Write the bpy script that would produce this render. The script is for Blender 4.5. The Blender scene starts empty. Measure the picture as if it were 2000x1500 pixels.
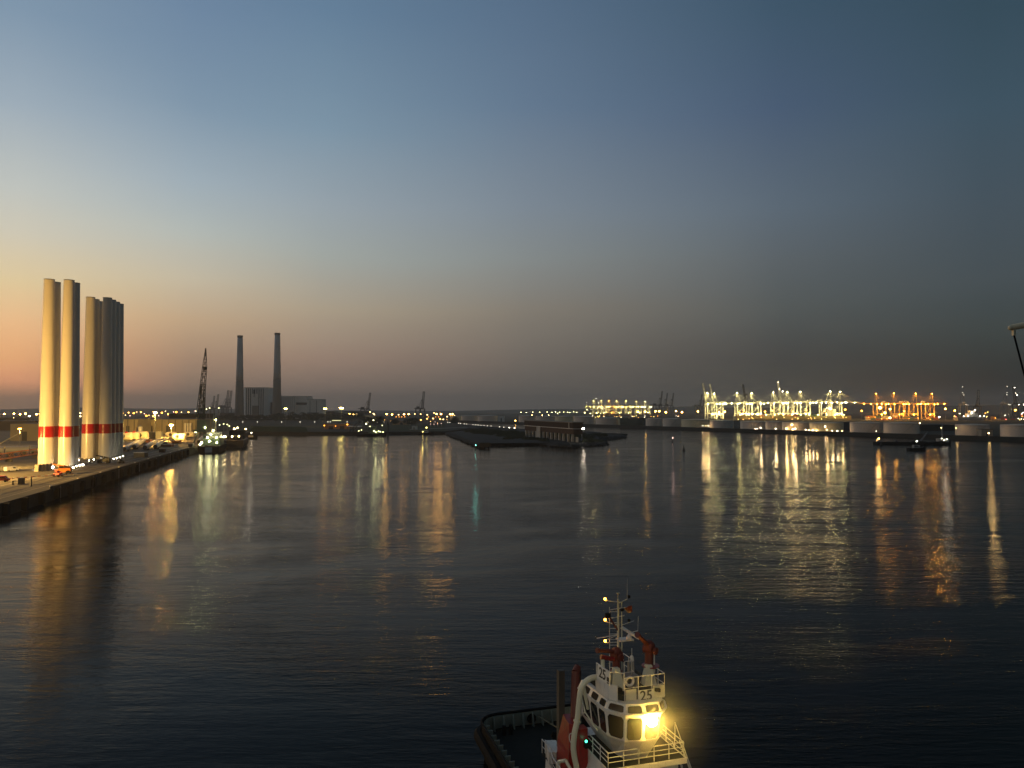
import bpy, bmesh, math, random
from mathutils import Vector, Matrix, noise
random.seed(7)
C = bpy.context.scene.collection
PI = math.pi

# ------------------------------------------------------------ camera, sky, exposure
F = 1500.0                       # focal length in photo pixels (2000 wide)
TILT = math.atan(50 / F)
CAMZ = 30.0
cam = bpy.data.cameras.new('camera'); camo = bpy.data.objects.new('camera', cam); C.objects.link(camo)
cam.sensor_width = 36; cam.lens = 36 * F / 2000; cam.clip_start = 0.5; cam.clip_end = 30000
camo.location = (0, 0, CAMZ); camo.rotation_euler = (PI / 2 + TILT, 0, 0)
bpy.context.scene.camera = camo
vs = bpy.context.scene.view_settings
vs.view_transform = 'Standard'; vs.look = 'None'; vs.exposure = 0; vs.gamma = 1
bpy.context.scene.cycles.filter_width = 1.5

def lin(c):
    r = []
    for v in c[:3]:
        v = v / 255
        r.append(v / 12.92 if v <= .04045 else ((v + .055) / 1.055) ** 2.4)
    return (*r, 1)

world = bpy.data.worlds.new('World'); bpy.context.scene.world = world; world.use_nodes = True
wn, wl = world.node_tree.nodes, world.node_tree.links
for n in list(wn): wn.remove(n)
def wmath(op, a, b=None, c=None):
    m = wn.new('ShaderNodeMath'); m.operation = op
    for i, v in enumerate((a, b, c)):
        if v is None: continue
        if isinstance(v, (int, float)): m.inputs[i].default_value = v
        else: wl.new(v, m.inputs[i])
    return m.outputs[0]
tc = wn.new('ShaderNodeTexCoord'); nv = wn.new('ShaderNodeVectorMath'); nv.operation = 'NORMALIZE'
wl.new(tc.outputs['Generated'], nv.inputs[0])
sx = wn.new('ShaderNodeSeparateXYZ'); wl.new(nv.outputs[0], sx.inputs[0])
el = wmath('DEGREES', wmath('ARCSINE', sx.outputs[2]))
az = wmath('DEGREES', wmath('ARCTAN2', sx.outputs[0], sx.outputs[1]))
# very soft irregular veils of thin high haze
nz = wn.new('ShaderNodeTexNoise'); nz.inputs['Scale'].default_value = 2.2; nz.inputs['Detail'].default_value = 4
mp = wn.new('ShaderNodeMapping'); mp.inputs['Scale'].default_value = (1, 1, 5); wl.new(nv.outputs[0], mp.inputs[0]); wl.new(mp.outputs[0], nz.inputs[0])
elw = wmath('ADD', el, wmath('MULTIPLY', wmath('SUBTRACT', nz.outputs[0], .5), 1.6))
SKY = {   # azimuth px : [(photo row, srgb)...]
 30: [(0,(126,150,172)),(200,(157,173,185)),(360,(190,194,188)),(450,(206,199,178)),(550,(223,198,150)),(640,(234,182,126)),(700,(224,163,110)),(745,(203,143,104)),(790,(150,116,88))],
 370:[(0,(110,136,163)),(200,(130,153,173)),(350,(160,175,184)),(450,(180,185,178)),(550,(196,182,155)),(620,(194,165,130)),(700,(168,136,109)),(790,(134,112,95))],
 630:[(0,(98,127,154)),(250,(124,149,168)),(400,(149,162,170)),(500,(160,165,159)),(600,(167,154,133)),(700,(146,124,108)),(790,(114,100,90))],
 1030:[(0,(85,110,136)),(200,(98,121,145)),(400,(122,135,147)),(500,(130,136,136)),(600,(129,123,113)),(700,(110,103,95)),(790,(91,86,81))],
 1530:[(0,(62,87,108)),(200,(73,93,117)),(400,(91,105,118)),(500,(92,100,105)),(600,(87,91,90)),(700,(75,75,72)),(790,(63,62,59))],
 1930:[(0,(54,77,92)),(200,(61,83,98)),(400,(69,83,93)),(550,(70,79,83)),(650,(63,69,68)),(750,(55,56,54)),(790,(49,49,48))]}
GAIN = {(30, 0): (1.008, 1.036, 1.056), (30, 200): (1.02, 1.04, 1.063), (30, 360): (1.082, 1.09, 1.095), (30, 450): (1.096, 1.1, 1.108), (30, 550): (1.15, 1.155, 1.129), (30, 640): (1.26, 1.23, 1.182), (30, 700): (1.48, 1.399, 1.191), (30, 745): (2.02, 1.716, 1.371), (30, 790): (2.101, 1.785, 1.425), (370, 0): (0.954, 1.003, 1.038), (370, 200): (0.96, 1.008, 1.039), (370, 350): (1.019, 1.048, 1.074), (370, 450): (1.059, 1.085, 1.104), (370, 550): (1.111, 1.133, 1.158), (370, 620): (1.144, 1.125, 1.097), (370, 700): (1.213, 1.189, 1.171), (370, 790): (1.262, 1.237, 1.218), (630, 0): (0.998, 1.037, 1.053), (630, 250): (1.006, 1.039, 1.058), (630, 400): (1.063, 1.073, 1.085), (630, 500): (1.078, 1.102, 1.114), (630, 600): (1.173, 1.147, 1.107), (630, 700): (1.313, 1.24, 1.203), (630, 790): (1.366, 1.29, 1.251), (1030, 0): (1.006, 1.034, 1.052), (1030, 200): (1.005, 1.03, 1.046), (1030, 400): (1.052, 1.063, 1.077), (1030, 500): (1.085, 1.094, 1.094), (1030, 600): (1.121, 1.096, 1.071), (1030, 700): (1.19, 1.159, 1.138), (1030, 790): (1.238, 1.206, 1.183), (1530, 0): (0.936, 0.985, 1.003), (1530, 200): (0.954, 0.991, 1.03), (1530, 400): (1.0, 1.028, 1.044), (1530, 500): (0.981, 1.0, 1.006), (1530, 600): (0.923, 0.982, 1.005), (1530, 700): (0.626, 0.702, 0.802), (1530, 790): (0.651, 0.731, 0.835), (1930, 0): (0.918, 0.991, 1.01), (1930, 200): (0.963, 1.02, 1.04), (1930, 400): (0.983, 1.022, 1.042), (1930, 550): (0.995, 1.05, 1.076), (1930, 650): (0.8, 0.958, 0.992), (1930, 750): (0.203, 0.254, 0.235), (1930, 790): (0.211, 0.264, 0.244)}
def ramp(px, rows):
    r = wn.new('ShaderNodeValToRGB'); cr = r.color_ramp
    azr = math.atan((px - 1000) / F)
    pts = []
    for y, c in rows:
        e = math.degrees(math.atan((800 - y) / F * math.cos(azr)))
        g_ = GAIN.get((px, y), (1, 1, 1)); lc = lin(c); pts.append((e, (lc[0] * g_[0], lc[1] * g_[1], lc[2] * g_[2], 1)))
    pts = [(e, tuple(v * .91 + .09 * (.3 * c[0] + .59 * c[1] + .11 * c[2]) for v in c[:3]) + (1,)) for e, c in pts]
    top = lin(rows[0][1])
    pts.append((42, tuple(v * .62 for v in top[:3]) + (1,)))
    pts.append((85, tuple(v * .4 for v in top[:3]) + (1,)))
    pts.sort()
    while len(cr.elements) < len(pts): cr.elements.new(.5)
    for k, (e, c) in enumerate(pts):
        cr.elements[k].position = max(0, e) / 90
        cr.elements[k].color = c
    f = wmath('DIVIDE', elw, 90)
    wl.new(f, r.inputs[0]); return r.outputs[0]
cols = sorted(SKY)
prev = ramp(cols[0], SKY[cols[0]])
for a_, b_ in zip(cols[:-1], cols[1:]):
    mr = wn.new('ShaderNodeMapRange')
    wl.new(az, mr.inputs[0])
    mr.inputs[1].default_value = math.degrees(math.atan((a_ - 1000) / F)); mr.inputs[2].default_value = math.degrees(math.atan((b_ - 1000) / F))
    mx = wn.new('ShaderNodeMix'); mx.data_type = 'RGBA'
    wl.new(mr.outputs[0], mx.inputs[0]); wl.new(prev, mx.inputs[6]); wl.new(ramp(b_, SKY[b_]), mx.inputs[7]); prev = mx.outputs[2]
# the sky behind the camera to the left goes on to the same night side
mr = wn.new('ShaderNodeMapRange'); wl.new(az, mr.inputs[0]); mr.inputs[1].default_value = -80; mr.inputs[2].default_value = -150
mx = wn.new('ShaderNodeMix'); mx.data_type = 'RGBA'; wl.new(mr.outputs[0], mx.inputs[0]); wl.new(prev, mx.inputs[6]); wl.new(ramp(1930, SKY[1930]), mx.inputs[7])
bg = wn.new('ShaderNodeBackground'); wl.new(mx.outputs[2], bg.inputs[0]); bg.inputs[1].default_value = 1
wo = wn.new('ShaderNodeOutputWorld'); wl.new(bg.outputs[0], wo.inputs[0])

# ------------------------------------------------------------ helpers
def G(px, py, z=0.0):
    "ground point at height z seen at a photo pixel"
    dx = (px - 1000) / F; dy = -(py - 750) / F
    r = (dx, math.cos(TILT) - dy * math.sin(TILT), math.sin(TILT) + dy * math.cos(TILT))
    t = (z - CAMZ) / r[2]
    return r[0] * t, r[1] * t
def X(px, Y): return (px - 1000) / F * Y * 1.0006
def Z(py, Y): return CAMZ + (800 - py) * Y / F

MATS = {}
def mat(name, col, rough=.6, metal=0, var=.25, scale=1.5, bump=0, emit=None, strength=0, stripes=None):
    if name in MATS: return MATS[name]
    m = bpy.data.materials.new(name); m.use_nodes = True; n, l = m.node_tree.nodes, m.node_tree.links
    b = n['Principled BSDF']; b.inputs['Roughness'].default_value = rough; b.inputs['Metallic'].default_value = metal
    b.inputs['Base Color'].default_value = (*col, 1)
    if rough >= .75: b.inputs['Specular IOR Level'].default_value = .08
    if emit:
        b.inputs['Emission Color'].default_value = (*emit, 1); b.inputs['Emission Strength'].default_value = strength
    elif var:
        t = n.new('ShaderNodeTexCoord'); nn = n.new('ShaderNodeTexNoise'); nn.inputs['Scale'].default_value = scale; nn.inputs['Detail'].default_value = 7
        nn.inputs['Roughness'].default_value = .65
        l.new(t.outputs['Object'], nn.inputs[0])
        mm = n.new('ShaderNodeMix'); mm.data_type = 'RGBA'
        mm.inputs[6].default_value = (*[c * (1 - var) for c in col], 1); mm.inputs[7].default_value = (*[min(1, c * (1 + var)) for c in col], 1)
        l.new(nn.outputs[0], mm.inputs[0]); l.new(mm.outputs[2], b.inputs['Base Color'])
        if bump:
            bb = n.new('ShaderNodeBump'); bb.inputs['Strength'].default_value = bump; bb.inputs['Distance'].default_value = .05
            l.new(nn.outputs[0], bb.inputs['Height']); l.new(bb.outputs[0], b.inputs['Normal'])
    MATS[name] = m; return m

WHITE = mat('white_paint', (.72, .70, .66), .4, var=.08, scale=.8)
CREAM = mat('cream_paint', (.7, .62, .42), .4, var=.1)
STEEL = mat('grey_steel', (.25, .26, .27), .5, .3)
DARK = mat('dark_steel', (.035, .037, .04), .6, var=.3)
BLACK = mat('black_rubber', (.012, .012, .012), .8)
RED = mat('red_paint', (.45, .02, .015), .45, var=.2)
DKRED = mat('sooty_red_paint', (.12, .025, .015), .6, var=.4)
CONC = mat('concrete', (.30, .28, .25), .85, var=.3, scale=.3, bump=.3)
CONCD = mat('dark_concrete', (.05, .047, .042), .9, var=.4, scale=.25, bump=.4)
GROUND = mat('ground_soil', (.07, .065, .05), .95, var=.6, scale=.02)
GRASS = mat('rough_grass', (.05, .06, .03), .95, var=.6, scale=.05, bump=.5)
ROCK = mat('wet_rock', (.035, .033, .03), .8, var=.5, scale=.4, bump=.6)
BRICK = mat('brown_cladding', (.085, .055, .038), .8, var=.35, scale=.25)
LEAF = mat('foliage', (.045, .06, .03), .9, var=.4, scale=.3)
BARK = mat('bark', (.08, .06, .045), .9)
HILL = mat('hill_woods', (.06, .065, .06), 1, var=.4, scale=.01)
GLASS = mat('dark_glass', (.01, .011, .012), .08, var=0)
ORANGE = mat('orange_paint', (.55, .17, .02), .5, var=.2)
TURQ = mat('green_grey_paint', (.12, .17, .13), .5, var=.2)
TANKM = mat('tank_paint', (.74, .62, .52), .6, var=.18, scale=.08)
CONTAINER = [mat('container_' + n, c, .6) for n, c in (('red', (.3, .05, .03)), ('blue', (.04, .09, .2)), ('white', (.5, .5, .48)), ('green', (.04, .14, .08)), ('ochre', (.4, .2, .04)))]
LAMP_SCALE = .18
def lampmat(kind, strength):
    strength = round(strength)
    colr = dict(orange=(1, .34, .03), amber=(1, .48, .09), warm=(1, .66, .25), yellow=(1, .74, .17), white=(1, .88, .66), greenish=(1, .93, .42), green=(.05, 1, .55), red=(1, .1, .1), teal=(.2, .9, .75), pink=(1, .6, .5))[kind]
    return mat('lamp_%s_%d' % (kind, strength), (.8, .8, .8), .5, emit=colr, strength=strength * LAMP_SCALE)

class MB:
    def __init__(s): s.v = []; s.f = []; s.m = []
    def add(s, vs_, fs, mi=0):
        o = len(s.v); s.v += [tuple(v) for v in vs_]; s.f += [tuple(i + o for i in f) for f in fs]; s.m += [mi] * len(fs); return s
    def box(s, x0, x1, y0, y1, z0, z1, mi=0, rz=0, about=None):
        p = [(x, y, z) for z in (z0, z1) for x, y in ((x0, y0), (x1, y0), (x1, y1), (x0, y1))]
        if rz:
            cx, cy = about or ((x0 + x1) / 2, (y0 + y1) / 2); c, q = math.cos(rz), math.sin(rz)
            p = [(cx + (x - cx) * c - (y - cy) * q, cy + (x - cx) * q + (y - cy) * c, z) for x, y, z in p]
        return s.add(p, [(3, 2, 1, 0), (4, 5, 6, 7), (0, 1, 5, 4), (1, 2, 6, 5), (2, 3, 7, 6), (3, 0, 4, 7)], mi)
    def tube(s, p0, p1, r0, r1=None, n=6, mi=0, caps=True):
        r1 = r0 if r1 is None else r1
        p0, p1 = Vector(p0), Vector(p1); d = (p1 - p0).normalized()
        a = d.cross(Vector((0, 0, 1)) if abs(d.z) < .9 else Vector((1, 0, 0))).normalized(); b = d.cross(a)
        vs_ = []
        for p, r in ((p0, r0), (p1, r1)):
            for k in range(n):
                t = 2 * PI * (k + .5) / n; vs_.append(p + a * (r * math.cos(t)) + b * (r * math.sin(t)))
        fs = [(k, (k + 1) % n, n + (k + 1) % n, n + k) for k in range(n)]
        if caps: fs += [tuple(range(n))[::-1], tuple(range(n, 2 * n))]
        return s.add(vs_, fs, mi)
    def path(s, pts, r, n=6, mi=0):
        for a, b in zip(pts[:-1], pts[1:]):
            s.tube(a, b, r, r, n, mi)
        return s
    def prism(s, poly, z0, z1, mi=0, scale_top=1):
        n = len(poly); cx = sum(p[0] for p in poly) / n; cy = sum(p[1] for p in poly) / n
        vs_ = [(x, y, z0) for x, y in poly] + [(cx + (x - cx) * scale_top, cy + (y - cy) * scale_top, z1) for x, y in poly]
        return s.add(vs_, [tuple(range(n))[::-1], tuple(range(n, 2 * n))] + [(k, (k + 1) % n, n + (k + 1) % n, n + k) for k in range(n)], mi)
    def loft(s, rings, mi=0, cap=True, closed=True):
        n = len(rings[0]); vs_ = [p for r in rings for p in r]; fs = []
        for j in range(len(rings) - 1):
            for k in range(n if closed else n - 1):
                fs.append((j * n + k, j * n + (k + 1) % n, (j + 1) * n + (k + 1) % n, (j + 1) * n + k))
        if cap: fs += [tuple(range(n))[::-1], tuple(range(len(vs_) - n, len(vs_)))]
        return s.add(vs_, fs, mi)
    def ball(s, c, r, mi=0, n=8, m=5, sz=1):
        rings = []
        for j in range(m + 1):
            t = PI * j / m; rr = max(r * math.sin(t), r * .02)
            rings.append([(c[0] + rr * math.cos(2 * PI * k / n), c[1] + rr * math.sin(2 * PI * k / n), c[2] - r * sz * math.cos(t)) for k in range(n)])
        return s.loft(rings, mi)
    def lattice(s, p0, p1, w, w1=None, seg=8, r=.15, mi=0):
        "square lattice boom"
        w1 = w if w1 is None else w1
        p0, p1 = Vector(p0), Vector(p1); d = (p1 - p0).normalized()
        a = d.cross(Vector((0, 0, 1)) if abs(d.z) < .95 else Vector((0, 1, 0))).normalized(); b = d.cross(a)
        def corner(t, k):
            ww = w + (w1 - w) * t; sa, sb = ((1, 1), (1, -1), (-1, -1), (-1, 1))[k % 4]
            return p0 + (p1 - p0) * t + a * (sa * ww / 2) + b * (sb * ww / 2)
        for k in range(4): s.tube(corner(0, k), corner(1, k), r, r, 4, mi)
        for j in range(seg):
            for k in range(4):
                s.tube(corner(j / seg, k), corner((j + 1) / seg, k + 1 if (j + k) % 2 else k - 1), r * .6, r * .6, 3, mi, False)
        return s
    def mesh(s, name, mats):
        me = bpy.data.meshes.new(name); me.from_pydata(s.v, [], s.f)
        for m in (mats if isinstance(mats, (list, tuple)) else [mats]): me.materials.append(m)
        if any(s.m): me.polygons.foreach_set('material_index', s.m)
        me.update(); return me
def smooth(o):
    o.data.polygons.foreach_set('use_smooth', [True] * len(o.data.polygons)); return o
def obj(name, mb, mats, parent=None, loc=None):
    me = mb if isinstance(mb, bpy.types.Mesh) else mb.mesh(name, mats)
    o = bpy.data.objects.new(name, me); C.objects.link(o)
    if parent: o.parent = parent
    if loc: o.location = loc
    return o
def tag(o, label, cat, group=None, kind=None):
    o['label'] = label; o['category'] = cat
    if group: o['group'] = group
    if kind: o['kind'] = kind
    return o
def thing(name, label, cat, loc=(0, 0, 0), rz=0, group=None):
    o = bpy.data.objects.new(name, None); C.objects.link(o); o.location = loc; o.rotation_euler = (0, 0, rz)
    o.empty_display_size = .5
    return tag(o, label, cat, group)
def struct(name, mb, mats, parent=None):
    o = obj(name, mb, mats, parent)
    if not parent: o['kind'] = 'structure'
    return o
def dup(root, loc, rz=None, label=None, group=None):
    r = root.copy(); C.objects.link(r); r.location = loc
    if rz is not None: r.rotation_euler = (0, 0, rz)
    if label: r['label'] = label
    if group: r['group'] = group
    for ch in list(root.children):
        c = ch.copy(); C.objects.link(c); c.parent = r
        for g in list(ch.children):
            d = g.copy(); C.objects.link(d); d.parent = c
    return r

# ------------------------------------------------------------ water
wm = bpy.data.materials.new('harbour_water'); wm.use_nodes = True; n, l = wm.node_tree.nodes, wm.node_tree.links
b = n['Principled BSDF']; b.inputs['Base Color'].default_value = (.004, .007, .007, 1); b.inputs['IOR'].default_value = 1.10; b.inputs['Specular Tint'].default_value = (.92, .95, .83, 1)
t = n.new('ShaderNodeTexCoord')
def wnoise(scale, detail, sc=(1, 1, 1), rot=0, rough=.55, dist=0):
    m = n.new('ShaderNodeMapping'); m.inputs['Scale'].default_value = sc; m.inputs['Rotation'].default_value = (0, 0, rot); l.new(t.outputs['Object'], m.inputs[0])
    q = n.new('ShaderNodeTexNoise'); q.inputs['Scale'].default_value = scale; q.inputs['Detail'].default_value = detail; q.inputs['Roughness'].default_value = rough; q.inputs['Distortion'].default_value = dist
    l.new(m.outputs[0], q.inputs[0]); return q.outputs[0]
def nmath(op, a, b_=None):
    m = n.new('ShaderNodeMath'); m.operation = op
    for i, v in enumerate((a, b_)):
        if v is None: continue
        if isinstance(v, (int, float)): m.inputs[i].default_value = v
        else: l.new(v, m.inputs[i])
    return m.outputs[0]
swell = wnoise(.11, 3, (.15, 1, 1), .15, .5, .3)
chop = wnoise(.5, 5, (.2, 1, 1), -.1, .66, .3)
rip = wnoise(1.7, 4, (.38, 1, 1), .2, .6)
slick = wnoise(.010, 6, (.7, 1.3, 1), .25, .62, 2.4)
sr = n.new('ShaderNodeMapRange'); l.new(slick, sr.inputs[0]); sr.inputs[1].default_value = .33; sr.inputs[2].default_value = .67; sr.inputs[3].default_value = .2; sr.inputs[4].default_value = 1.3
h = nmath('ADD', nmath('MULTIPLY', swell, .22), nmath('MULTIPLY', nmath('ADD', nmath('MULTIPLY', chop, .29), nmath('MULTIPLY', rip, .13)), sr.outputs[0]))
bp = n.new('ShaderNodeBump'); bp.inputs['Strength'].default_value = 1; bp.inputs['Distance'].default_value = .55
l.new(h, bp.inputs['Height']); l.new(bp.outputs[0], b.inputs['Normal'])
rr = n.new('ShaderNodeMapRange'); l.new(slick, rr.inputs[0]); rr.inputs[1].default_value = .36; rr.inputs[2].default_value = .62; rr.inputs[3].default_value = .012; rr.inputs[4].default_value = .035
l.new(rr.outputs[0], b.inputs['Roughness'])
MB_ = MB(); MB_.add([(-9000, -600, 0), (9000, -600, 0), (9000, 14000, 0), (-9000, 14000, 0)], [(0, 1, 2, 3)])
water = struct('water', MB_, wm)

# ------------------------------------------------------------ ground
def slab(name, poly, z, m, zb=-3, bev=0):
    me = bpy.data.meshes.new(name); bm = bmesh.new()
    top = [bm.verts.new((x, y, z)) for x, y in poly]; bot = [bm.verts.new((x, y, zb)) for x, y in poly]
    f = bm.faces.new(top); nn = len(top)
    for k in range(nn): bm.faces.new((bot[k], bot[(k + 1) % nn], top[(k + 1) % nn], top[k]))
    bmesh.ops.recalc_face_normals(bm, faces=bm.faces)
    f.normal_update()
    if f.normal.z < 0: bmesh.ops.reverse_faces(bm, faces=bm.faces)
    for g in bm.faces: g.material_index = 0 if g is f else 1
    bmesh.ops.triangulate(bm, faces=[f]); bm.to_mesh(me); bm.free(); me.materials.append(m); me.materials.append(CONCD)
    return struct(name, me, m)
APRON = mat('quay_apron_concrete', (.17, .155, .13), .9, var=.75, scale=.05, bump=.2)
QE = [(-91, 0), (-148, 240), (-218, 527), (-312, 918)]
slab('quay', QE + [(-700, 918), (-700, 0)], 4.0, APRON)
slab('ground', [(-312, 919), (-180, 903), (-83, 937), (-60, 1050), (-97, 1450), (-150, 1875), (-150, 8900), (-8900, 8900), (-8900, 0), (-701, 0), (-701, 919)], 3.6, GROUND)
TQ = [(-149, 1875), (112, 1406), (286, 1073), (396, 856), (476, 714), (860, 0)]
slab('ground_far_bank', TQ + [(8900, 0), (8900, 8900), (-149, 8900)], 3.2, GROUND)
# low quay wall coping along the near quay: the raised parapet
u = Vector((-70, 287, 0)).normalized(); v = Vector((u.y, -u.x, 0))
def Q(a, s, z=4.0):       # point a metres along the quay edge from (-148,240), s metres inland
    p = Vector((-148, 240, 0)) + u * a - v * s; return (p.x, p.y, z)
mb = MB()
for k in range(29):
    a0, a1 = 14 + k * 9.9, 14 + k * 9.9 + 9.8
    p = [Q(a0, -.35), Q(a1, -.35), Q(a1, .55), Q(a0, .55)]
    mb.prism([(x, y) for x, y, z in p], 3.2, 4.75)
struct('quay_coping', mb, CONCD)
mb = MB()
for k in range(36):
    a0 = -180 + k * 14
    p = [Q(a0, -1.4), Q(a0 + 1.8, -1.4), Q(a0 + 1.8, 0), Q(a0, 0)]
    if a0 < 270: mb.prism([(x, y) for x, y, z in p], .3, 3.9)
struct('quay_fenders', mb, BLACK)

# peninsula: low rocky bank
pen = [(-60, 1049), (-83, 937), (-25.7, 592), (-21, 600), (-19.4, 692), (9.8, 703), (32, 616), (47, 600), (80.7, 647), (86, 726), (121, 811), (129, 865), (90, 1000), (16, 1098), (-97, 1449)]
def bank(name, poly, zt, m, inset=5, step=3.2, seed=0):
    # outline resampled, irregular sloping rock edge
    pts = []
    for a, b2 in zip(poly, poly[1:] + poly[:1]):
        a, b2 = Vector(a), Vector(b2); k = max(1, int((b2 - a).length / step))
        for j in range(k): pts.append(a + (b2 - a) * j / k)
    cen = sum(pts, Vector((0, 0))) / len(pts)
    bm = bmesh.new(); rings = []
    N = len(pts)
    area = sum(pts[k].x * pts[(k + 1) % N].y - pts[(k + 1) % N].x * pts[k].y for k in range(N))
    sg = 1 if area > 0 else -1
    for off, z in ((0, -.8), (1.2, 1.0), (2.8, 1.9), (inset, zt)):
        r = []
        for k, p in enumerate(pts):
            tdir = (pts[(k + 2) % N] - pts[k - 2]).normalized(); nrm = Vector((-tdir.y, tdir.x)) * sg
            q = p + nrm * off
            j = noise.noise(Vector((q.x * .35 + seed, q.y * .35, z))) * 1.5
            q = q + nrm * j * (1 if off else .6)
            r.append(bm.verts.new((q.x, q.y, z + (noise.noise(Vector((q.x * .5, q.y * .5, z + 5))) * .9 if z > 0 else 0))))
        rings.append(r)
    for r0, r1 in zip(rings[:-1], rings[1:]):
        for k in range(N): bm.faces.new((r0[k], r0[(k + 1) % N], r1[(k + 1) % N], r1[k]))
    f = bm.faces.new(rings[-1]); bmesh.ops.triangulate(bm, faces=[f])
    bmesh.ops.recalc_face_normals(bm, faces=bm.faces)
    me = bpy.data.meshes.new(name); bm.to_mesh(me); bm.free(); me.materials.append(m)
    return struct(name, me, m)
bank('peninsula', pen, 2.6, ROCK)
# scrub on the peninsula
def leafball(name, rx, ry, rz, nl, s, seed):
    rnd = random.Random(seed); mb = MB()
    for i in range(nl):
        while True:
            p = Vector((rnd.uniform(-1, 1), rnd.uniform(-1, 1), rnd.uniform(-1, 1)))
            if p.length < 1 and p.length > .35: break
        if noise.noise(p * 1.7 + Vector((seed, 0, 0))) < -.12: continue
        c = Vector((p.x * rx, p.y * ry, rz + p.z * rz)); a = Vector((rnd.gauss(0, 1), rnd.gauss(0, 1), rnd.gauss(0, 1))).normalized(); b2 = a.cross(Vector((rnd.gauss(0, 1), rnd.gauss(0, 1), 1))).normalized()
        mb.add([c - a * s, c - b2 * s * .6, c + a * s, c + b2 * s * .6], [(0, 1, 2, 3)])
    return mb.mesh(name, LEAF)
bush_m = [leafball('foliage', 3.2, 3.2, 1.5, 420, .42, k) for k in range(3)]
mb = MB(); rnd = random.Random(5)
vsv = []; fsf = []
for k in range(330):
    if k < 190: f_ = rnd.random(); x, y = -45 + 70 * f_ + rnd.uniform(-18, 14), 1000 - 250 * f_ + rnd.uniform(-60, 60)
    else: x, y = rnd.uniform(-8, 96), rnd.uniform(640, 860)
    # keep inside the outline
    inside = False; j = len(pen) - 1
    for i in range(len(pen)):
        if (pen[i][1] > y) != (pen[j][1] > y) and x < (pen[j][0] - pen[i][0]) * (y - pen[i][1]) / (pen[j][1] - pen[i][1]) + pen[i][0]: inside = not inside
        j = i
    if not inside or (abs(x - (12 + (785 - y) * .28)) < 10 and 650 < y < 790): continue
    me = bush_m[k % 3]; sc = rnd.uniform(.35, 1.15)
    mb.add([(x + q.co.x * sc * 1.6, y + q.co.y * sc * 1.6, 2.3 + q.co.z * sc) for q in me.vertices], [tuple(p.vertices) for p in me.polygons])
o = obj('scrub', mb, LEAF); tag(o, 'dark low scrub growing over the rocky peninsula', 'scrub', kind='stuff')
# loose rocks along the near edge of the peninsula
mb = MB()
for k in range(420):
    j = rnd.choice([1, 1, 1, 2, 3, 4, 5, 6, 7, 8, 9]); a, b2 = Vector(pen[j]), Vector(pen[j + 1]); p = a + (b2 - a) * rnd.random()
    r = rnd.uniform(.5, 1.3); mb.ball((p.x + rnd.uniform(-1, 1), p.y + rnd.uniform(-1.5, 1.5), rnd.uniform(.1, .9)), r, n=5, m=3, sz=.7)
o = obj('rocks', mb, ROCK); tag(o, 'dark boulders heaped along the water edge of the peninsula', 'rocks', kind='stuff')

# far hills
mb = MB(); rows = []
for j in range(5):
    r = []
    for k in range(140):
        a = math.radians(-50 + 100 * k / 139); d = 6600 + j * 350
        px = 1000 + F * math.tan(a)
        base = 46 if px < 500 else (22 if px < 900 else 22 + min(1, (px - 900) / 700) * 62)
        prof = base * (.75 + .5 * noise.noise(Vector((k * .12, j * .3, 1))) + .12 * noise.noise(Vector((k * .6, 0, 3))))
        z = 3 + prof * (0, .55, .95, 1.05, .6)[j]
        r.append((d * math.sin(a), d * math.cos(a), max(z, 3)))
    rows.append(r)
mb.loft(rows, closed=False, cap=False); smooth(struct('hills', mb, HILL))

# ------------------------------------------------------------ lamps
def spotlamp(name, loc, target, W, col, size=45, r=.5, parent=None, blend=.6):
    L = bpy.data.lights.new(name, 'SPOT'); L.energy = W; L.color = col; L.spot_size = math.radians(size); L.spot_blend = blend; L.shadow_soft_size = r
    o = bpy.data.objects.new(name, L); C.objects.link(o); o.location = loc
    d = Vector(target) - Vector(loc); o.rotation_euler = d.to_track_quat('-Z', 'Y').to_euler()
    return o
def pointlamp(name, loc, W, col, r=.6):
    L = bpy.data.lights.new(name, 'POINT'); L.energy = W; L.color = col; L.shadow_soft_size = r
    o = bpy.data.objects.new(name, L); C.objects.link(o); o.location = loc; return o
FAR_SCALE = .22
def far_lamp(px, py, Y, kind, L, r, label, group, z0=3.6, name='lamp_post', cat='lamp post'):
    "small distant lamp on its post: one mesh"
    x = X(px, Y); z = Z(py, Y)
    mb = MB()
    mb.tube((0, 0, 0), (0, 0, z - z0 - r * .6), .16 + Y * .00008, .1 + Y * .00006, 5)
    mb.box(-r * .9, r * .9, -r * .5, r * .5, z - z0 + r * .65, z - z0 + r * .95)
    mb.ball((0, 0, z - z0), r, 1, 6, 4, .75)
    o = obj(name, mb, [STEEL, lampmat(kind, round(L * FAR_SCALE))], None, (x, Y, z0))
    return tag(o, label, cat, group)
def mast(px, py, Y, kind, L, r, label, z0=3.6, group=None, n=6, pole=.35, W=0):
    "high mast with a ring of floodlights"
    x = X(px, Y); z = Z(py, Y); hgt = z - z0
    tt = thing('lamp_mast', label, 'lamp mast', (x, Y, z0), 0, group)
    obj('pole', MB().tube((0, 0, 0), (0, 0, hgt), pole, pole * .55, 8), STEEL, tt)
    obj('head_ring', MB().tube((0, 0, hgt - .15), (0, 0, hgt + .25), r * .9, r * .9, 10), STEEL, tt)
    for k in range(n):
        a = 2 * PI * k / n
        obj('floodlight', MB().ball((r * math.cos(a), r * math.sin(a), hgt - .5), r * .62, 0, 6, 4, .7), lampmat(kind, L * .6), tt)
    if W: spotlamp('mast_light', (x, Y, z - 1.6), (x - 12, Y + 22, 4), W, (1, .55, .1), 125, 1.2, blend=.8)
    return tt

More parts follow.
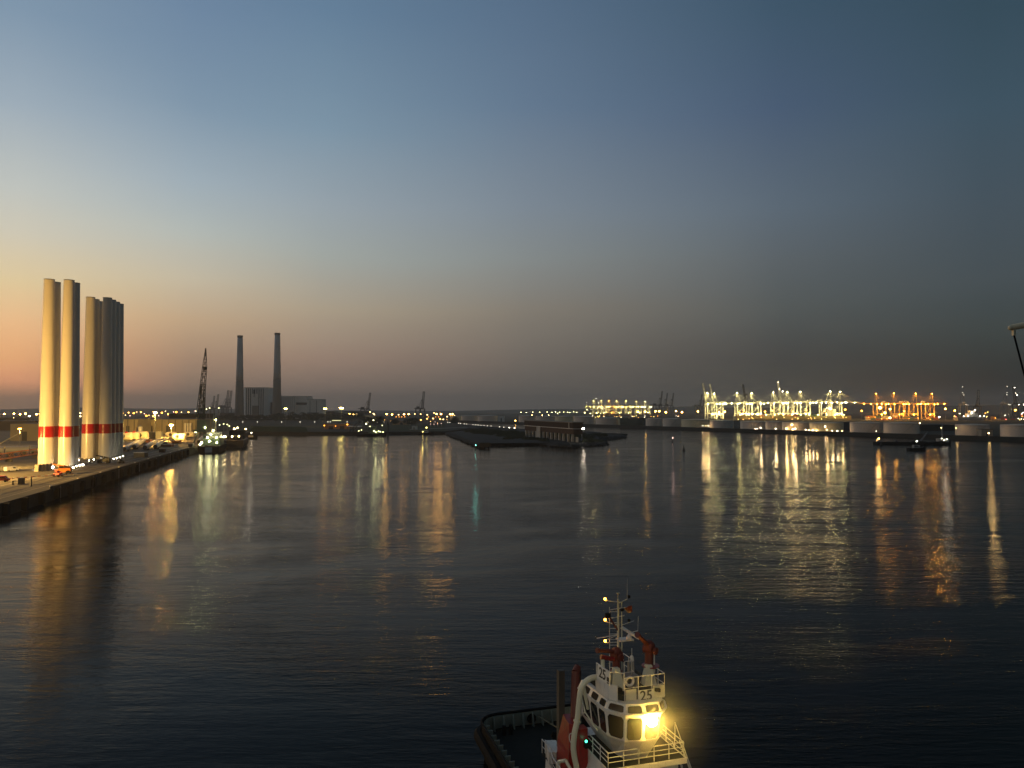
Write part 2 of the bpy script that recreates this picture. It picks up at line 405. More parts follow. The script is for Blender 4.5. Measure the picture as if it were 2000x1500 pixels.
# ------------------------------------------------------------ turbine tower sections on the quay
TW = mat('tower_white', (.66, .63, .56), .24, var=.07, scale=.15)
TR = mat('tower_red', (.42, .008, .006), .3, var=.1)
def tower_parts():
    mbs = MB(); H = 85.4; n_ = 40
    def R(z): return 3.1 - (3.1 - 2.22) * max(0, z - 12) / (H - 12)
    def ring(z, r=None): r = r or R(z); return [(r * math.cos(2 * PI * k / n_), r * math.sin(2 * PI * k / n_), z) for k in range(n_)]
    zs = [0, 13.4]; low = MB().loft([ring(0), ring(4), ring(9), ring(13.4)], cap=False)
    band = MB().loft([ring(13.4), ring(18.4)], cap=False)
    up = MB().loft([ring(18.4 + (H - 18.4) * k / 8) for k in range(9)], cap=False)
    rim = MB().loft([ring(H, 2.22), ring(H + .3, 2.3), ring(H + .32, 2.05), ring(H - .5, 2.0)], cap=False)
    cover = MB().loft([ring(H - .3, 2.0), ring(H - .25, .1)])
    foot = MB().box(3.12, 3.9, -.45, .45, 0, .7)
    door = MB().box(-.5, .5, -3.2, -3.05, 2.6, 5.0)
    return low, band, up, rim, cover, foot, door
tower = thing('turbine_tower', '', 'tower section')
low, band, up, rim, cover, foot, door = tower_parts()
for nm, m_, mt in (('lower_section', low, TW), ('red_band', band, TR), ('upper_section', up, TW), ('top_rim', rim, DARK), ('top_cover', cover, DARK)):
    smooth(obj(nm, m_, mt, tower))
fme = foot.mesh('foot_bracket', STEEL)
for k in range(10): obj('foot_bracket', fme, STEEL, tower).rotation_euler = (0, 0, 2 * PI * k / 10)
for zf in (1.2, 34.5, 60.0):
    rr_ = 3.1 - .88 * max(0, zf - 12) / (85.4 - 12)
    smooth(obj('flange_seam', MB().loft([[((rr_ + e) * math.cos(2 * PI * k / 40), (rr_ + e) * math.sin(2 * PI * k / 40), zf + dz) for k in range(40)] for e, dz in ((.0, 0), (.022, .02), (.022, .1), (.0, .12))], cap=False), mat('seam_grey', (.5, .48, .42), .4), tower))
def tower_spot(base, i, j): p = Vector(base) + Vector((u.x, u.y)) * 8.2 * i + Vector((v.x, v.y)) * 8.2 * j; return (p.x, p.y, 4.0)
labels1 = {(0, 0): 'tall white turbine tower section with red band, front left of the nearer group of four',
           (0, 1): 'tall white turbine tower section with red band, front right of the nearer group of four',
           (1, 0): 'white turbine tower section half hidden behind the front left one of the nearer four',
           (1, 1): 'white turbine tower section in shadow behind the front right one of the nearer four'}
first = True
for (i, j), lb in labels1.items():
    p = tower_spot((-212.2, 350.5), i, j)
    if first: tower.location = p; tower['label'] = lb; tower['group'] = 'turbine towers standing on the quay'; first = False
    else: dup(tower, p, 0, lb)
ordn = ['front', 'second', 'third', 'rearmost']
for j in (0, 1):
    for i in range(4):
        lb = ['white turbine tower section, %s in the sunset side row of the farther group', 'white turbine tower section, %s in the water side row of the farther group'][j] % ordn[i]
        dup(tower, tower_spot((-224.0, 406.5), i, j), 0, lb)

# flood mast left of the frame that lights the towers
fx = (-215, 276)
fm = thing('lamp_mast', 'quay lamp mast with sodium floodlights left of the nearer turbine towers', 'lamp mast', (fx[0], fx[1], 4))
obj('pole', MB().tube((0, 0, 0), (0, 0, 10), .4, .25, 8), STEEL, fm)
for k in range(3): obj('floodlight', MB().box(-.6 + k * 1.3 - 1.3, .5 + k * 1.3 - 1.3, -.4, .4, 10, 10.8), STEEL, fm)
pointlamp('quay_floodlight', (fx[0], fx[1] + 1, 15), 5.2e5, (1, .55, .12), 1)
# small uplights round the tower feet
k = 0
for px, py, s in [(70, 915, 1.2), (103, 913, 1.6), (113, 909, 1.1), (143, 914, 1.1), (150, 911, 1.0), (156, 909, 1.2), (162, 908, 1.1), (154, 899, 1.0), (174, 900, .7), (183, 898, .8), (207, 899, .7), (215, 898, 1.0), (222, 896.5, .8), (228, 895, .8), (234, 893.5, .9), (240, 891.5, .9)]:
    x, y = G(px, py, 4.6)
    o = obj('ground_floodlight', MB().box(-.5, .5, -.35, .35, 0, .3).tube((0, 0, .3), (0, 0, .55), .1).ball((0, 0, .75), .3 * s, 1, 6, 4, .8), [DARK, lampmat('white', 420)], None, (x, y, 4.0))
    tag(o, 'small bright floodlight on the ground at the feet of the turbine towers', 'floodlight', 'floodlights at the tower feet')

# ------------------------------------------------------------ things on the quay
def place(px, py, z=4.0): x, y = G(px, py, z); return (x, y, z)
# orange lattice boom lying on the quay
p0 = Vector(place(-60, 912)); p1 = Vector(place(82, 893))
bo = thing('lattice_boom', 'orange lattice crane boom lying on stands left of the towers', 'crane boom', tuple(p0))
d = p1 - p0
obj('boom_lattice', MB().lattice((0, 0, 2.6), (d.x, d.y, 3.6), 2.6, 2.6, 16, .2), ORANGE, bo)
for f_ in (.1, .5, .9): obj('stand', MB().box(d.x * f_ - 1.5, d.x * f_ + 1.5, d.y * f_ - .5, d.y * f_ + .5, 0, 1.5), DARK, bo)

# row of tower sections lying behind
p0 = Vector(place(-40, 893)); p1 = Vector(place(95, 889))
for k in range(3):
    f_ = k / 2; c = p0 + (p1 - p0) * (k * .36); L_ = (p1 - p0).length * .34
    tt = thing('lying_tower_section', 'grey tower section lying on dark saddles, %s of the row left of the towers' % ('first', 'middle', 'last')[k], 'tower section', tuple(c), math.atan2((p1 - p0).y, (p1 - p0).x), 'tower sections lying on saddles')
    sec = MB(); rg = []
    for xx in (0, .3, L_ - .3, L_): rg.append([(xx, 2.1 * math.cos(2 * PI * q / 20), 3.6 + 2.1 * math.sin(2 * PI * q / 20)) for q in range(20)])
    smooth(obj('tube', sec.loft(rg), mat('tower_grey', (.35, .36, .38), .5, var=.1), tt))
    for xx in (L_ * .2, L_ * .75):
        sd = MB(); sd.box(xx - 1.6, xx + 1.6, -2.6, -1.9, 0, 2.4).box(xx - 1.6, xx + 1.6, 1.9, 2.6, 0, 2.4).box(xx - 1.6, xx + 1.6, -2.6, 2.6, 0, 1.2)
        obj('saddle', sd, DARK, tt)
# building behind, bright lamp in front of it
def hall(px0, px1, ytop, Y, depth, z0, m, label, roof=DARK, doors=2, name='warehouse', cat='warehouse', bays=0, rz=0):
    x0, x1 = X(px0, Y), X(px1, Y); zt = Z(ytop, Y); w = x1 - x0
    tt = thing(name, label, cat, ((x0 + x1) / 2, Y, z0), rz)
    hh = zt - z0
    obj('wall', MB().box(-w / 2, w / 2, 0, depth, 0, hh - .4), m, tt)
    obj('roof', MB().box(-w / 2 - .5, w / 2 + .5, -.5, depth + .5, hh - .39, hh), roof, tt)
    for k in range(doors):
        xc = -w / 2 + w * (k + .6) / (doors + .2) ; obj('door', MB().box(xc - min(3, w * .09), xc + min(3, w * .09), -.12, -.01, 0, hh * .55), DARK, tt)
    for k in range(bays):
        xc = -w / 2 + w * (k + .5) / bays; obj('wall_rib', MB().box(xc - .35, xc + .35, -.4, -.02, 0, hh - .8), mat('rib_grey', (.1, .1, .1), .7), tt)
    return tt
YELW = mat('pale_cladding', (.32, .28, .19), .7, var=.2, scale=.1)
hall(22, 78, 827, 640, 30, 3.6, YELW, 'low pale shed lit by the orange lamp left of the towers', doors=1)
hall(-60, 70, 822, 980, 40, 3.6, CONCD, 'long dark shed beyond the lying tower sections', doors=0)
hall(232, 270, 818, 800, 40, 4, YELW, 'yellow lit shed just right of the towers', doors=1, bays=3)
hall(272, 390, 818.5, 830, 50, 4, YELW, 'long yellow lit warehouse behind the bright lamp', doors=3, bays=9)
hall(331, 386, 808, 1000, 60, 4, CONCD, 'higher dark flat roofed hall behind the yellow lit warehouse', doors=0)
for k, (px, w) in enumerate(((361.5, 1.8), (366.5, 1.5), (371.5, 1.8))):
    x = X(px, 822); o = obj('upright_panel', MB().box(-w / 2, w / 2, -.5, .5, 0, 11.5), WHITE, None, (x, 824, 4)); tag(o, 'pale upright panel leaning on the warehouse wall, %s of three' % ('left', 'middle', 'right')[k], 'panel', 'upright panels at the warehouse')
o = thing('silo', 'pale upright silo in front of the yellow lit warehouse', 'silo', (X(275.5, 790), 790, 4))
obj('silo_body', MB().tube((0, 0, 0), (0, 0, 8.5), 2.2, 2.2, 14), WHITE, o); obj('silo_cone', MB().tube((0, 0, 8.5), (0, 0, 10), 2.2, .3, 14), STEEL, o)

mast(304, 805, 700, 'amber', 3000, .95, 'tall lamp mast with the bright amber head right of the turbine towers', 4, W=5e5)
mast(335.5, 829, 620, 'amber', 8000, .9, 'lower lamp mast with the brightest amber lamp in front of the warehouse', 4, n=5, W=5e5)
mast(40.5, 836, 520, 'orange', 800, .7, 'short mast with the glaring orange lamp left of the towers', 4, n=4, W=2.5e5)
mast(58.5, 812, 1100, 'white', 300, .9, 'slim white lamp mast beyond the low shed at far left', 3.6, n=4, pole=.25)
for (px_, Y_, z_, tgt, W_, lb) in ((228, 548, 20, (-268, 548, 3), 6e5, 'quay lamp mast standing behind the farther turbine towers'), (-60, 330, 17, (-225, 352, 5), 1.6e5, 'quay lamp mast beyond the picture edge beside the lattice boom')):
    tt = thing('lamp_mast', lb, 'lamp mast', (X(px_, Y_), Y_, 4)); obj('pole', MB().tube((0, 0, 0), (0, 0, z_ - 4), .3, .2, 8), STEEL, tt); obj('floodlight', MB().box(-.6, .6, -.4, .4, z_ - 3.99, z_ - 3.2), STEEL, tt)
    spotlamp('mast_light', (X(px_, Y_), Y_, z_ - .4), tgt, W_, (1, .58, .13), 115, .8, blend=.9)  # both masts added out of sight to brighten the blades and the boom
# derrick boom under orange lamp
a = Vector((X(40, 515), 515, Z(846, 515))); b2 = Vector((X(-30, 505), 505, Z(884, 505)))
o = thing('derrick_boom', 'pair of thin pale derrick spars slanting up under the glaring orange lamp', 'crane boom', tuple(b2))
d = a - b2
for s in (-.9, .9): obj('spar', MB().tube((0, s, 0), (d.x, d.y + s * .3, d.z), .32, .2, 6), CREAM, o)
obj('spar_foot', MB().box(-2, 2, -2, 2, 4 - b2.z, .2), DARK, o)

# blades lying on the quay
BL = mat('blade_white', (.7, .69, .64), .4, var=.06)
def blade(pA, pB, label, r=1.25):
    pA, pB = Vector(pA), Vector(pB); d = pB - pA; Ln = d.length
    tt = thing('rotor_blade', label, 'rotor blade', tuple(pA), math.atan2(d.y, d.x), 'rotor blades lying on the quay')
    rings = []
    for k in range(13):
        f_ = k / 12; cw = r * (1 if f_ < .06 else (1.55 - abs(f_ - .22) * 1.7 if f_ < .5 else 1.07 * (1 - f_) * 1.75 + .12)); th = r * max(.08, (1 - f_) ** 1.3) * .95
        rings.append([(f_ * Ln, th * math.cos(2 * PI * q / 12), 2.2 + cw * math.sin(2 * PI * q / 12) + .6 * math.sin(f_ * 2)) for q in range(12)])
    smooth(obj('blade_shell', MB().loft(rings), BL, tt))
    obj('root_flange', MB().tube((-.15, 0, 2.2), (.02, 0, 2.2), r * 1.02, r * 1.02, 16), DARK, tt)
    for f_ in (.08, .62): obj('cradle', MB().box(f_ * Ln - .6, f_ * Ln + .6, -1.6, 1.6, 0, 1.1), DARK, tt)
for (a, b_, lb) in [((242, 884), (285, 862), 'white rotor blade lying nearest the farther towers'), ((262, 879), (292, 861), 'white rotor blade second from the farther towers'), ((283, 881), (318, 862), 'white rotor blade in the middle of the row on the quay'), ((303, 879), (331, 861), 'white rotor blade whose tip rises beside the dark crate'), ((388, 868), (404, 853), 'white rotor blade lying beside the moored ship')]:
    blade(place(*a), place(*b_), lb)
# nacelles
NAC = mat('nacelle_cream', (.68, .64, .52), .45, var=.08)
def nacelle(px, py, L_, r, rz, label, dome=False):
    tt = thing('nacelle', label, 'nacelle', place(px, py), rz, 'turbine nacelles waiting on the quay')
    rg = [[(xx, rr_ * math.cos(2 * PI * q / 18), r + .6 + rr_ * math.sin(2 * PI * q / 18)) for q in range(18)] for xx, rr_ in ((-L_ / 2, r * .55), (-L_ / 2 + .8, r * .9), (-L_ / 2 + 2.5, r), (L_ / 2 - 2, r), (L_ / 2 - .4, r * .92), (L_ / 2, r * .7))]
    smooth(obj('shell', MB().loft(rg), NAC, tt))
    obj('hub_opening', MB().tube((0, -r - .05, r + .8), (0, -r + .5, r + .8), r * .52, r * .5, 16), DARK, tt)
    obj('stand', MB().box(-L_ * .3, L_ * .3, -r * .7, r * .7, 0, 1), DARK, tt)
    if dome: smooth(obj('red_cover', MB().ball((L_ * .12, 0, 2 * r + .5), r * .42, 0, 12, 6), RED, tt))
nacelle(243, 861, 12, 3.1, .1, 'round cream nacelle with red cap nearest the towers', True)
nacelle(258, 860, 11, 3.1, .1, 'round cream nacelle with red cap, second from the towers', True)
nacelle(276, 859, 11, 3.3, .05, 'cream nacelle with large round dark opening beside the others')
nacelle(334, 856, 9, 2.6, .2, 'cream nacelle in front of the bright amber lamp')
nacelle(350, 861, 11, 2.8, -.2, 'cream nacelle with dark opening right of the bright lamp')
nacelle(369, 855, 9, 2.5, .1, 'cream nacelle nearest the moored ships')
for k, (px, py, w, h_, m_) in enumerate([(300, 857, 8, 6, DARK), (311, 858, 5, 6.5, STEEL), (275, 893, 6, 2.5, DARK), (317, 884, 3, 2.2, BLACK), (327, 872.5, 7, 1.6, DKRED), (373, 873, 3, 2, DARK), (345, 866, 6, 2, ORANGE), (290, 865, 4, 2.6, ORANGE)]):
    o = thing('crate', ['dark crate stack right of the capped nacelles', 'grey steel cage beside the dark crate stack', 'flat dark crate on the dark ground near the quay edge', 'black crate at the foot of the rotor blades', 'low rust red frame on the lit quay', 'small dark box near the quay edge short of the ship', 'orange equipment box by the cream nacelles', 'orange skid beside the rotor blades'][k], 'crate', place(px, py))
    obj('crate_body', MB().box(-w / 2, w / 2, -w / 3, w / 3, .2, h_), m_, o); obj('lid', MB().box(-w / 2 - .1, w / 2 + .1, -w / 3 - .1, w / 3 + .1, h_ + .01, h_ + .2), STEEL, o)
    obj('skid', MB().box(-w / 2, w / 2, -w / 3, -w / 3 + .4, 0, .19).box(-w / 2, w / 2, w / 3 - .4, w / 3, 0, .19), DARK, o)
# concrete blocks at the foot of the nearer towers
for k in range(4):
    x, y, z = place(73 + k * 7.2, 921 - k * .6)
    o = obj('ballast_block', MB().box(-.82, .82, -.8, .8, 0, 1.5), CONC, None, (x, y, z)); tag(o, 'pale concrete block under the nearer towers, lower tier', 'concrete block', 'concrete blocks at the tower feet')
    o = obj('ballast_block', MB().box(-.8, .8, -.8, .8, 0, 1.4), CONC, None, (x + .1, y + .05, z + 1.51)); tag(o, 'pale concrete block stacked on the upper tier under the nearer towers', 'concrete block', 'concrete blocks at the tower feet')
# orange telehandler
def loader(px, py, s, m_, label, rz=0):
    tt = thing('telehandler', label, 'telehandler', place(px, py), rz)
    obj('body', MB().box(-2.4 * s, 2.4 * s, -1.1 * s, 1.1 * s, .7 * s, 1.7 * s).box(.3 * s, 2.3 * s, -1.05 * s, 1.05 * s, 1.71 * s, 2.1 * s), m_, tt)
    c_ = obj('cab', MB().box(-1.3 * s, .2 * s, -.9 * s, .3 * s, 1.72 * s, 3.1 * s), m_, tt); obj('cab_window', MB().box(-1.15 * s, .05 * s, -.95 * s, -.905 * s, 2.1 * s, 2.9 * s), GLASS, c_)
    obj('boom', MB().tube((2 * s, .6 * s, 2.2 * s), (-3.6 * s, .6 * s, 3.6 * s), .3 * s, .22 * s, 6), m_, tt)
    for xx in (-1.6, 1.6):
        for yy in (-1.15, 1.15): obj('wheel', MB().tube((xx * s, yy * s - .25, .7 * s), (xx * s, yy * s + .25, .7 * s), .7 * s, .7 * s, 14), BLACK, tt)
loader(124, 926, 1.15, ORANGE, 'orange telehandler parked at the feet of the nearer towers', .3)
loader(203, 905, 1.1, DARK, 'dark telehandler parked below the farther towers', .2)
loader(113, 931, .7, RED, 'small red loader beside the orange telehandler', -.4)
loader(236, 905, .0001 + .6, DARK, 'small dark loader on the unlit strip behind the parapet', 1)
# vans at lower left
def van(px, py, m_, label, rz=0, box=False):
    tt = thing('parked_van', label, 'van', place(px, py), rz)
    prof = [(-2.6, .45), (2.6, .45), (2.6, 1.1), (1.9, 1.3), (1.3, 2.1), (-2.6, 2.1)]
    obj('body', MB().loft([[(x, -.95, z) for x, z in prof], [(x, .95, z) for x, z in prof]]), m_, tt)
    obj('window', MB().box(.1, 1.1, -.99, -.955, 1.35, 1.9), GLASS, tt)
    for xx in (-1.7, 1.7):
        for yy in (-.9, .9): obj('wheel', MB().tube((xx, yy - .12, .38), (xx, yy + .12, .38), .38, .38, 12), BLACK, tt)
van(7, 921, DARK, 'dark van parked at the left edge of the picture', .1)
van(22, 921, mat('van_white', (.5, .52, .55), .4), 'white van parked beside the dark one at lower left', 1.2)
van(2, 941, RED, 'red van at the very left edge of the quay', .2)
# red and white barrier along the quay and small posts
a = Vector(place(4, 940)); b2 = Vector(place(150, 929))
br = thing('barrier', 'low red and white barrier line running across the lit quay', 'barrier', tuple(a)); d = b2 - a
for k in range(22):
    f0, f1 = k / 22, (k + .94) / 22
    obj('barrier_bar', MB().tube((d.x * f0, d.y * f0, .85), (d.x * f1, d.y * f1, .85), .13, .13, 5), WHITE if k % 2 else RED, br)
    if k % 3 == 0: obj('barrier_post', MB().tube((d.x * f0, d.y * f0, 0), (d.x * f0, d.y * f0, .95), .07, .07, 5), STEEL, br)
for px, py, w, h_, lb in [(41.8, 946, 1.5, 2.2, 'dark square cabinet on the lit quay corner'), (61, 950, .55, 3.0, 'tall dark bollard post at the quay corner'), (25, 947, .7, 1.1, 'small round mooring bollard left of the dark cabinet')]:
    x, y, z = place(px, py); o = thing('cabinet' if w > 1 else 'bollard', lb, 'cabinet' if w > 1 else 'bollard', (x, y, z))
    if w > 1: obj('cabinet_body', MB().box(-w / 2, w / 2, -w / 2, w / 2, 0, h_), DARK, o); obj('cabinet_top', MB().box(-w / 2 - .1, w / 2 + .1, -w / 2 - .1, w / 2 + .1, h_ + .005, h_ + .12), STEEL, o)
    else: obj('bollard_shaft', MB().tube((0, 0, 0), (0, 0, h_), w / 2, w * .4, 10), DARK, o); obj('bollard_head', MB().tube((0, 0, h_), (0, 0, h_ + .25), w * .7, w * .6, 10), DARK, o)
for k in range(9):
    x, y, z = Q(16 + k * 29, .9)
    o = obj('mooring_bollard', MB().tube((0, 0, 0), (0, 0, .6), .28, .22, 8).tube((0, 0, .6), (0, 0, .85), .42, .36, 8), mat('bollard_white', (.7, .68, .6), .5), None, (x, y, 4.0)); tag(o, 'pale mooring bollard standing behind the quay parapet', 'bollard', 'mooring bollards along the quay')
for k in range(40):
    a0 = -60 + k * 10; p = [Q(a0, .8), Q(a0 + .12, .8), Q(a0 + .12, 60), Q(a0, 60)]
    obj('slab_joint', MB().add([(x, y, 4.004) for x, y, z in p], [(0, 1, 2, 3)]), BLACK, bpy.data.objects['quay'])
for s_ in (9, 14.5):
    p0_, p1_ = Q(-60, s_, 4.0), Q(330, s_, 4.0); rl = obj('crane_rail', MB().tube((p0_[0], p0_[1], 4.03), (p1_[0], p1_[1], 4.03), .09, .09, 4), STEEL, bpy.data.objects['quay'])
for k in range(7):
    lad_ = MB(); x0_, y0_, _ = Q(20 + k * 38, -.62); x1_, y1_, _ = Q(20.7 + k * 38, -.62)
    lad_.tube((x0_, y0_, .2), (x0_, y0_, 4.4), .05, None, 4).tube((x1_, y1_, .2), (x1_, y1_, 4.4), .05, None, 4)
    for q in range(10): lad_.tube((x0_, y0_, .5 + q * .4), (x1_, y1_, .5 + q * .4), .03, None, 4)
    obj('wall_ladder', lad_, STEEL, bpy.data.objects['quay'])
# quay road edge line and kerb
mb = MB()
p = [Q(-60, 20), Q(300, 20), Q(300, 20.4), Q(-60, 20.4)]; mb.add([(x, y, 4.006) for x, y, z in p], [(0, 3, 2, 1)])
p = [Q(-60, 5), Q(300, 5), Q(300, 5.25), Q(-60, 5.25)]; mb.add([(x, y, 4.006) for x, y, z in p], [(0, 3, 2, 1)])
struct('quay_markings', mb, mat('faded_line_paint', (.55, .5, .38), .8, var=.4, scale=.6))

# ------------------------------------------------------------ mobile crane and moored ships
cx, cy = G(396, 866, 4)
cx = X(396, 600); cy = 600
cr = thing('harbour_crane', 'tall dark green harbour crane with its lattice jib pointing straight up', 'crane', (cx, cy, 4))
for sx_ in (-4.5, 4.5):
    for sy_ in (-4.5, 4.5): obj('leg', MB().tube((sx_, sy_, 0), (sx_ * .5, sy_ * .5, 9), .6, .6, 6), TURQ, cr)
obj('base', MB().box(-5, 5, -5, 5, 8.5, 10.5), TURQ, cr)
obj('machinery_house', MB().box(-3, 4.5, -3.5, 3.5, 10.6, 18), TURQ, cr)
obj('tower', MB().lattice((-.5, 0, 18), (.2, 0, 46), 3.4, 2.8, 9, .28), mat('jib_green', (.025, .04, .03), .6), cr)
zt = Z(680, 600) - 4
obj('jib', MB().lattice((-1.2, -2, 20), (2.2, -2, zt - 14), 4.4, 2.4, 16, .26).lattice((2.2, -2, zt - 14), (2.8, -2, zt), 2.4, .3, 4, .2), MATS['jib_green'], cr)
obj('jib_head', MB().box(1.2, 3.6, -2.6, -1.4, zt - 17, zt - 14.5), DARK, cr)
obj('tie_rods', MB().tube((-1, 0, 46), (2.4, -2, zt - 16), .1).tube((-4, 0, 18), (-1, 0, 46), .12), DARK, cr)
for p_ in ((-3.5, -4, 8.6), (4, -4, 12)): obj('floodlight', MB().ball(p_, .4, 0, 6, 4), lampmat('greenish', 400), cr)

def hullring(L_, B, z0, z1, bow=.28):
    n_ = 9; r0 = []; r1 = []
    pts = [(-L_ / 2, -B / 2), (L_ * (.5 - bow), -B / 2), (L_ * (.5 - bow * .45), -B * .36), (L_ / 2, 0), (L_ * (.5 - bow * .45), B * .36), (L_ * (.5 - bow), B / 2), (-L_ / 2, B / 2)]
    return [[(x * .97 if x > 0 else x, y * .8, z0) for x, y in pts], [(x, y, (z0 + z1) / 2) for x, y in pts], [(x, y, z1 + (1.2 if x > L_ * .3 else 0)) for x, y in pts]]
def ship(loc, rz, L_, B, H, label, hm, house, lamps, extras=None, cat='ship', name='moored_ship', lampk='greenish', lampL=500):
    tt = thing(name, label, cat, loc, rz)
    obj('hull', MB().loft(hullring(L_, B, -1, H)), hm, tt)
    for (x0, x1, w, z0, z1, m_) in house:
        h_ = obj('deckhouse', MB().box(x0, x1, -w / 2, w / 2, z0, z1), m_, tt)
        if z1 - z0 > 2 and x1 - x0 > 3:
            nn = int((x1 - x0) / 1.6)
            for q in range(min(nn, 6)):
                xx = x0 + (q + .5) * (x1 - x0) / min(nn, 6)
                obj('window', MB().box(xx - .3, xx + .3, -w / 2 - .06, -w / 2 - .01, z1 - 1.5, z1 - .8), GLASS, h_)
    for (x, y, z, r) in lamps: obj('deck_lamp', MB().ball((x, y, z), r, 0, 6, 4), lampmat(lampk, lampL), tt)
    if extras: extras(tt)
    return tt
rzq = math.atan2(u.y, u.x)
def ex1(tt):
    obj('mast', MB().lattice((6, 0, 9), (6, 0, 22), 1.2, .8, 6, .12), WHITE, tt)
    obj('crane_arm', MB().lattice((-10, 0, 14), (14, 2, 27), 1.8, 1.2, 10, .16), mat('arm_cream', (.45, .43, .3), .5), tt)
    obj('gantry', MB().tube((-20, -5, 3), (-20, -5, 12), .3).tube((-20, 5, 3), (-20, 5, 12), .3).tube((-20, -5, 12), (-20, 5, 12), .3), TURQ, tt)
    obj('stern_ramp', MB().box(-31.5, -30, -2.2, 2.2, .3, 3.8), WHITE, tt)
c_ = Vector((-148, 240, 0)) + u * 330 + v * 9
ship((c_.x, c_.y, 0), rzq, 60, 14, 4.6, 'brightly lit work ship moored stern on below the tall dark crane', BLACK,
     [(-14, 6, 11, 4.6, 9.5, TURQ), (-8, 4, 9, 9.5, 13.5, WHITE), (12, 20, 8, 4.6, 8, TURQ)],
     [(-27, -5, 7, .5), (-27, 0, 8, .6), (-27, 5, 7, .5), (-20, 0, 12.5, .4), (-14.5, 3, 10, .4), (-14.5, -3, 10, .4), (-8, 0, 15, .4), (6, 0, 22.4, .45), (-24, 6.5, 5.6, .4), (2, -6, 10, .4)], ex1)
c_ = Vector((-148, 240, 0)) + u * 395 + v * 17
def ex2(tt):
    for k in range(4): obj('deck_container', MB().box(-20 + k * 8, -13 + k * 8, -5, 5, 6.05, 9), DKRED if k % 2 else CONCD, tt)
    obj('rail_lights_bar', MB().tube((-27.8, -7, 9.6), (-27.8, 7, 9.6), .12), STEEL, tt)
ship((c_.x, c_.y, 0), rzq, 56, 17, 6, 'dark brown barge with three lamps across its stern beyond the lit work ship', mat('rusty_hull', (.07, .045, .03), .7),
     [(4, 14, 12, 6, 13, CONCD)], [(-27.8, -5, 9, .4), (-27.8, 0, 9, .4), (-27.8, 5, 9, .4), (4, -7, 14, .4), (14, 3, 14, .5), (9, 0, 15, .4)], ex2, lampk='warm')
# small dark launch off the barge
def launch(px, py, L_, label, lampk=None, rz=0, hm=BLACK, house=WHITE, mastlamp=0, LL=300):
    x, y = G(px, py, 0); tt = thing('small_boat', label, 'boat', (x, y, 0), rz)
    obj('hull', MB().loft(hullring(L_, L_ * .3, -.3, L_ * .11 + .5)), hm, tt)
    z1 = L_ * .11 + .5
    h_ = obj('cabin', MB().box(-L_ * .22, L_ * .12, -L_ * .09, L_ * .09, z1, z1 + L_ * .15), house, tt)
    obj('window', MB().box(-L_ * .18, L_ * .08, -L_ * .09 - .04, -L_ * .09 - .01, z1 + L_ * .07, z1 + L_ * .12), GLASS, h_)
    obj('mast', MB().tube((0, 0, z1 + L_ * .15), (0, 0, z1 + L_ * .34), .08), STEEL, tt)
    if lampk: obj('mast_lamp', MB().ball((0, 0, z1 + L_ * .36), .3 + mastlamp, 0, 6, 4), lampmat(lampk, LL), tt)
    return tt
launch(491, 857, 12, 'little dark boat just off the stern of the brown barge', 'white', .2)
# dredger at px 724
def ex3(tt):
    obj('ladder_frame', MB().lattice((-24, 0, 4), (-14, 0, 17), 3, 2, 6, .25), DARK, tt)
    obj('a_frame', MB().tube((-4, -6, 4), (-1, 0, 21), .4).tube((-4, 6, 4), (-1, 0, 21), .4).tube((6, 0, 4), (-1, 0, 21), .25), DARK, tt)
    obj('spud', MB().tube((18, -5, -1), (18, -5, 19), .5, .5, 8).tube((18, 5, -1), (18, 5, 16), .5, .5, 8), DARK, tt)
    obj('stern_gantry', MB().lattice((8, 0, 12), (22, 0, 14), 3, 3, 5, .25), DARK, tt)
x, y = G(724, 852, 0)
ship((x, y + 8, 0), .06, 52 * .62, 13, 3.0, 'dark dredger with frames and scattered pale lamps moored at the far shore', BLACK,
     [(-3, 7, 9, 3, 7, TURQ), (-1, 5, 7, 7, 11, TURQ)], [(-14, -6, 6, .35), (-11, -6, 7, .3), (3, -6, 6, .5), (5, -6, 4.5, .4), (8, -6, 5.5, .45), (10, -6, 5, .4), (13, -5, 4.5, .4), (-6, -5, 14, .6), (2, -4, 18, .5), (12, -4, 12, .3), (-2, -4, 11, .3)], ex3, lampL=90)
launch(833, 849, 17, 'small boat with a brightly lit wheelhouse at the far shore', 'yellow', 0, BLACK, WHITE, .35, 110)
far_lamp(826, 843, 925, 'yellow', 350, .6, 'yellow deck lamp on the jetty beside the small lit boat', 'jetty lamp', 2, cat='lamp')

# ------------------------------------------------------------ power station
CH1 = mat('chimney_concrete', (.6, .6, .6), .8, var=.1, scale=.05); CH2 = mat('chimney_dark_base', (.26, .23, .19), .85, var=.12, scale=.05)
def chimney(px, ytop, Y, ysplit, label):
    tt = thing('chimney', label, 'chimney', (X(px, Y), Y, 3.6), 0, 'power station chimneys')
    Ht = Z(ytop, Y) - 3.6; Hs = Z(ysplit, Y) - 3.6
    def rg(z): f_ = z / Ht; r = 12.5 + (6.6 - 12.5) * (f_ ** .8); return [(r * math.cos(2 * PI * k / 28), r * math.sin(2 * PI * k / 28), z) for k in range(28)]
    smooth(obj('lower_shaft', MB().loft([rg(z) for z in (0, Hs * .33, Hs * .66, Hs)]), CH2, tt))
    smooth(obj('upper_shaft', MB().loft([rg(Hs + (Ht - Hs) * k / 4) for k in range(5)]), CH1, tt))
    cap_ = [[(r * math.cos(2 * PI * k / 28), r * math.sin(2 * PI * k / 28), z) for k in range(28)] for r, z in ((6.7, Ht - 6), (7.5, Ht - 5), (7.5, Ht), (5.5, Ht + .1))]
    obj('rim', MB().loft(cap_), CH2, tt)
    obj('ladder', MB().tube((12.8, 0, 2), (7.2, 0, Ht - 8), .5, .4, 4), DARK, tt)
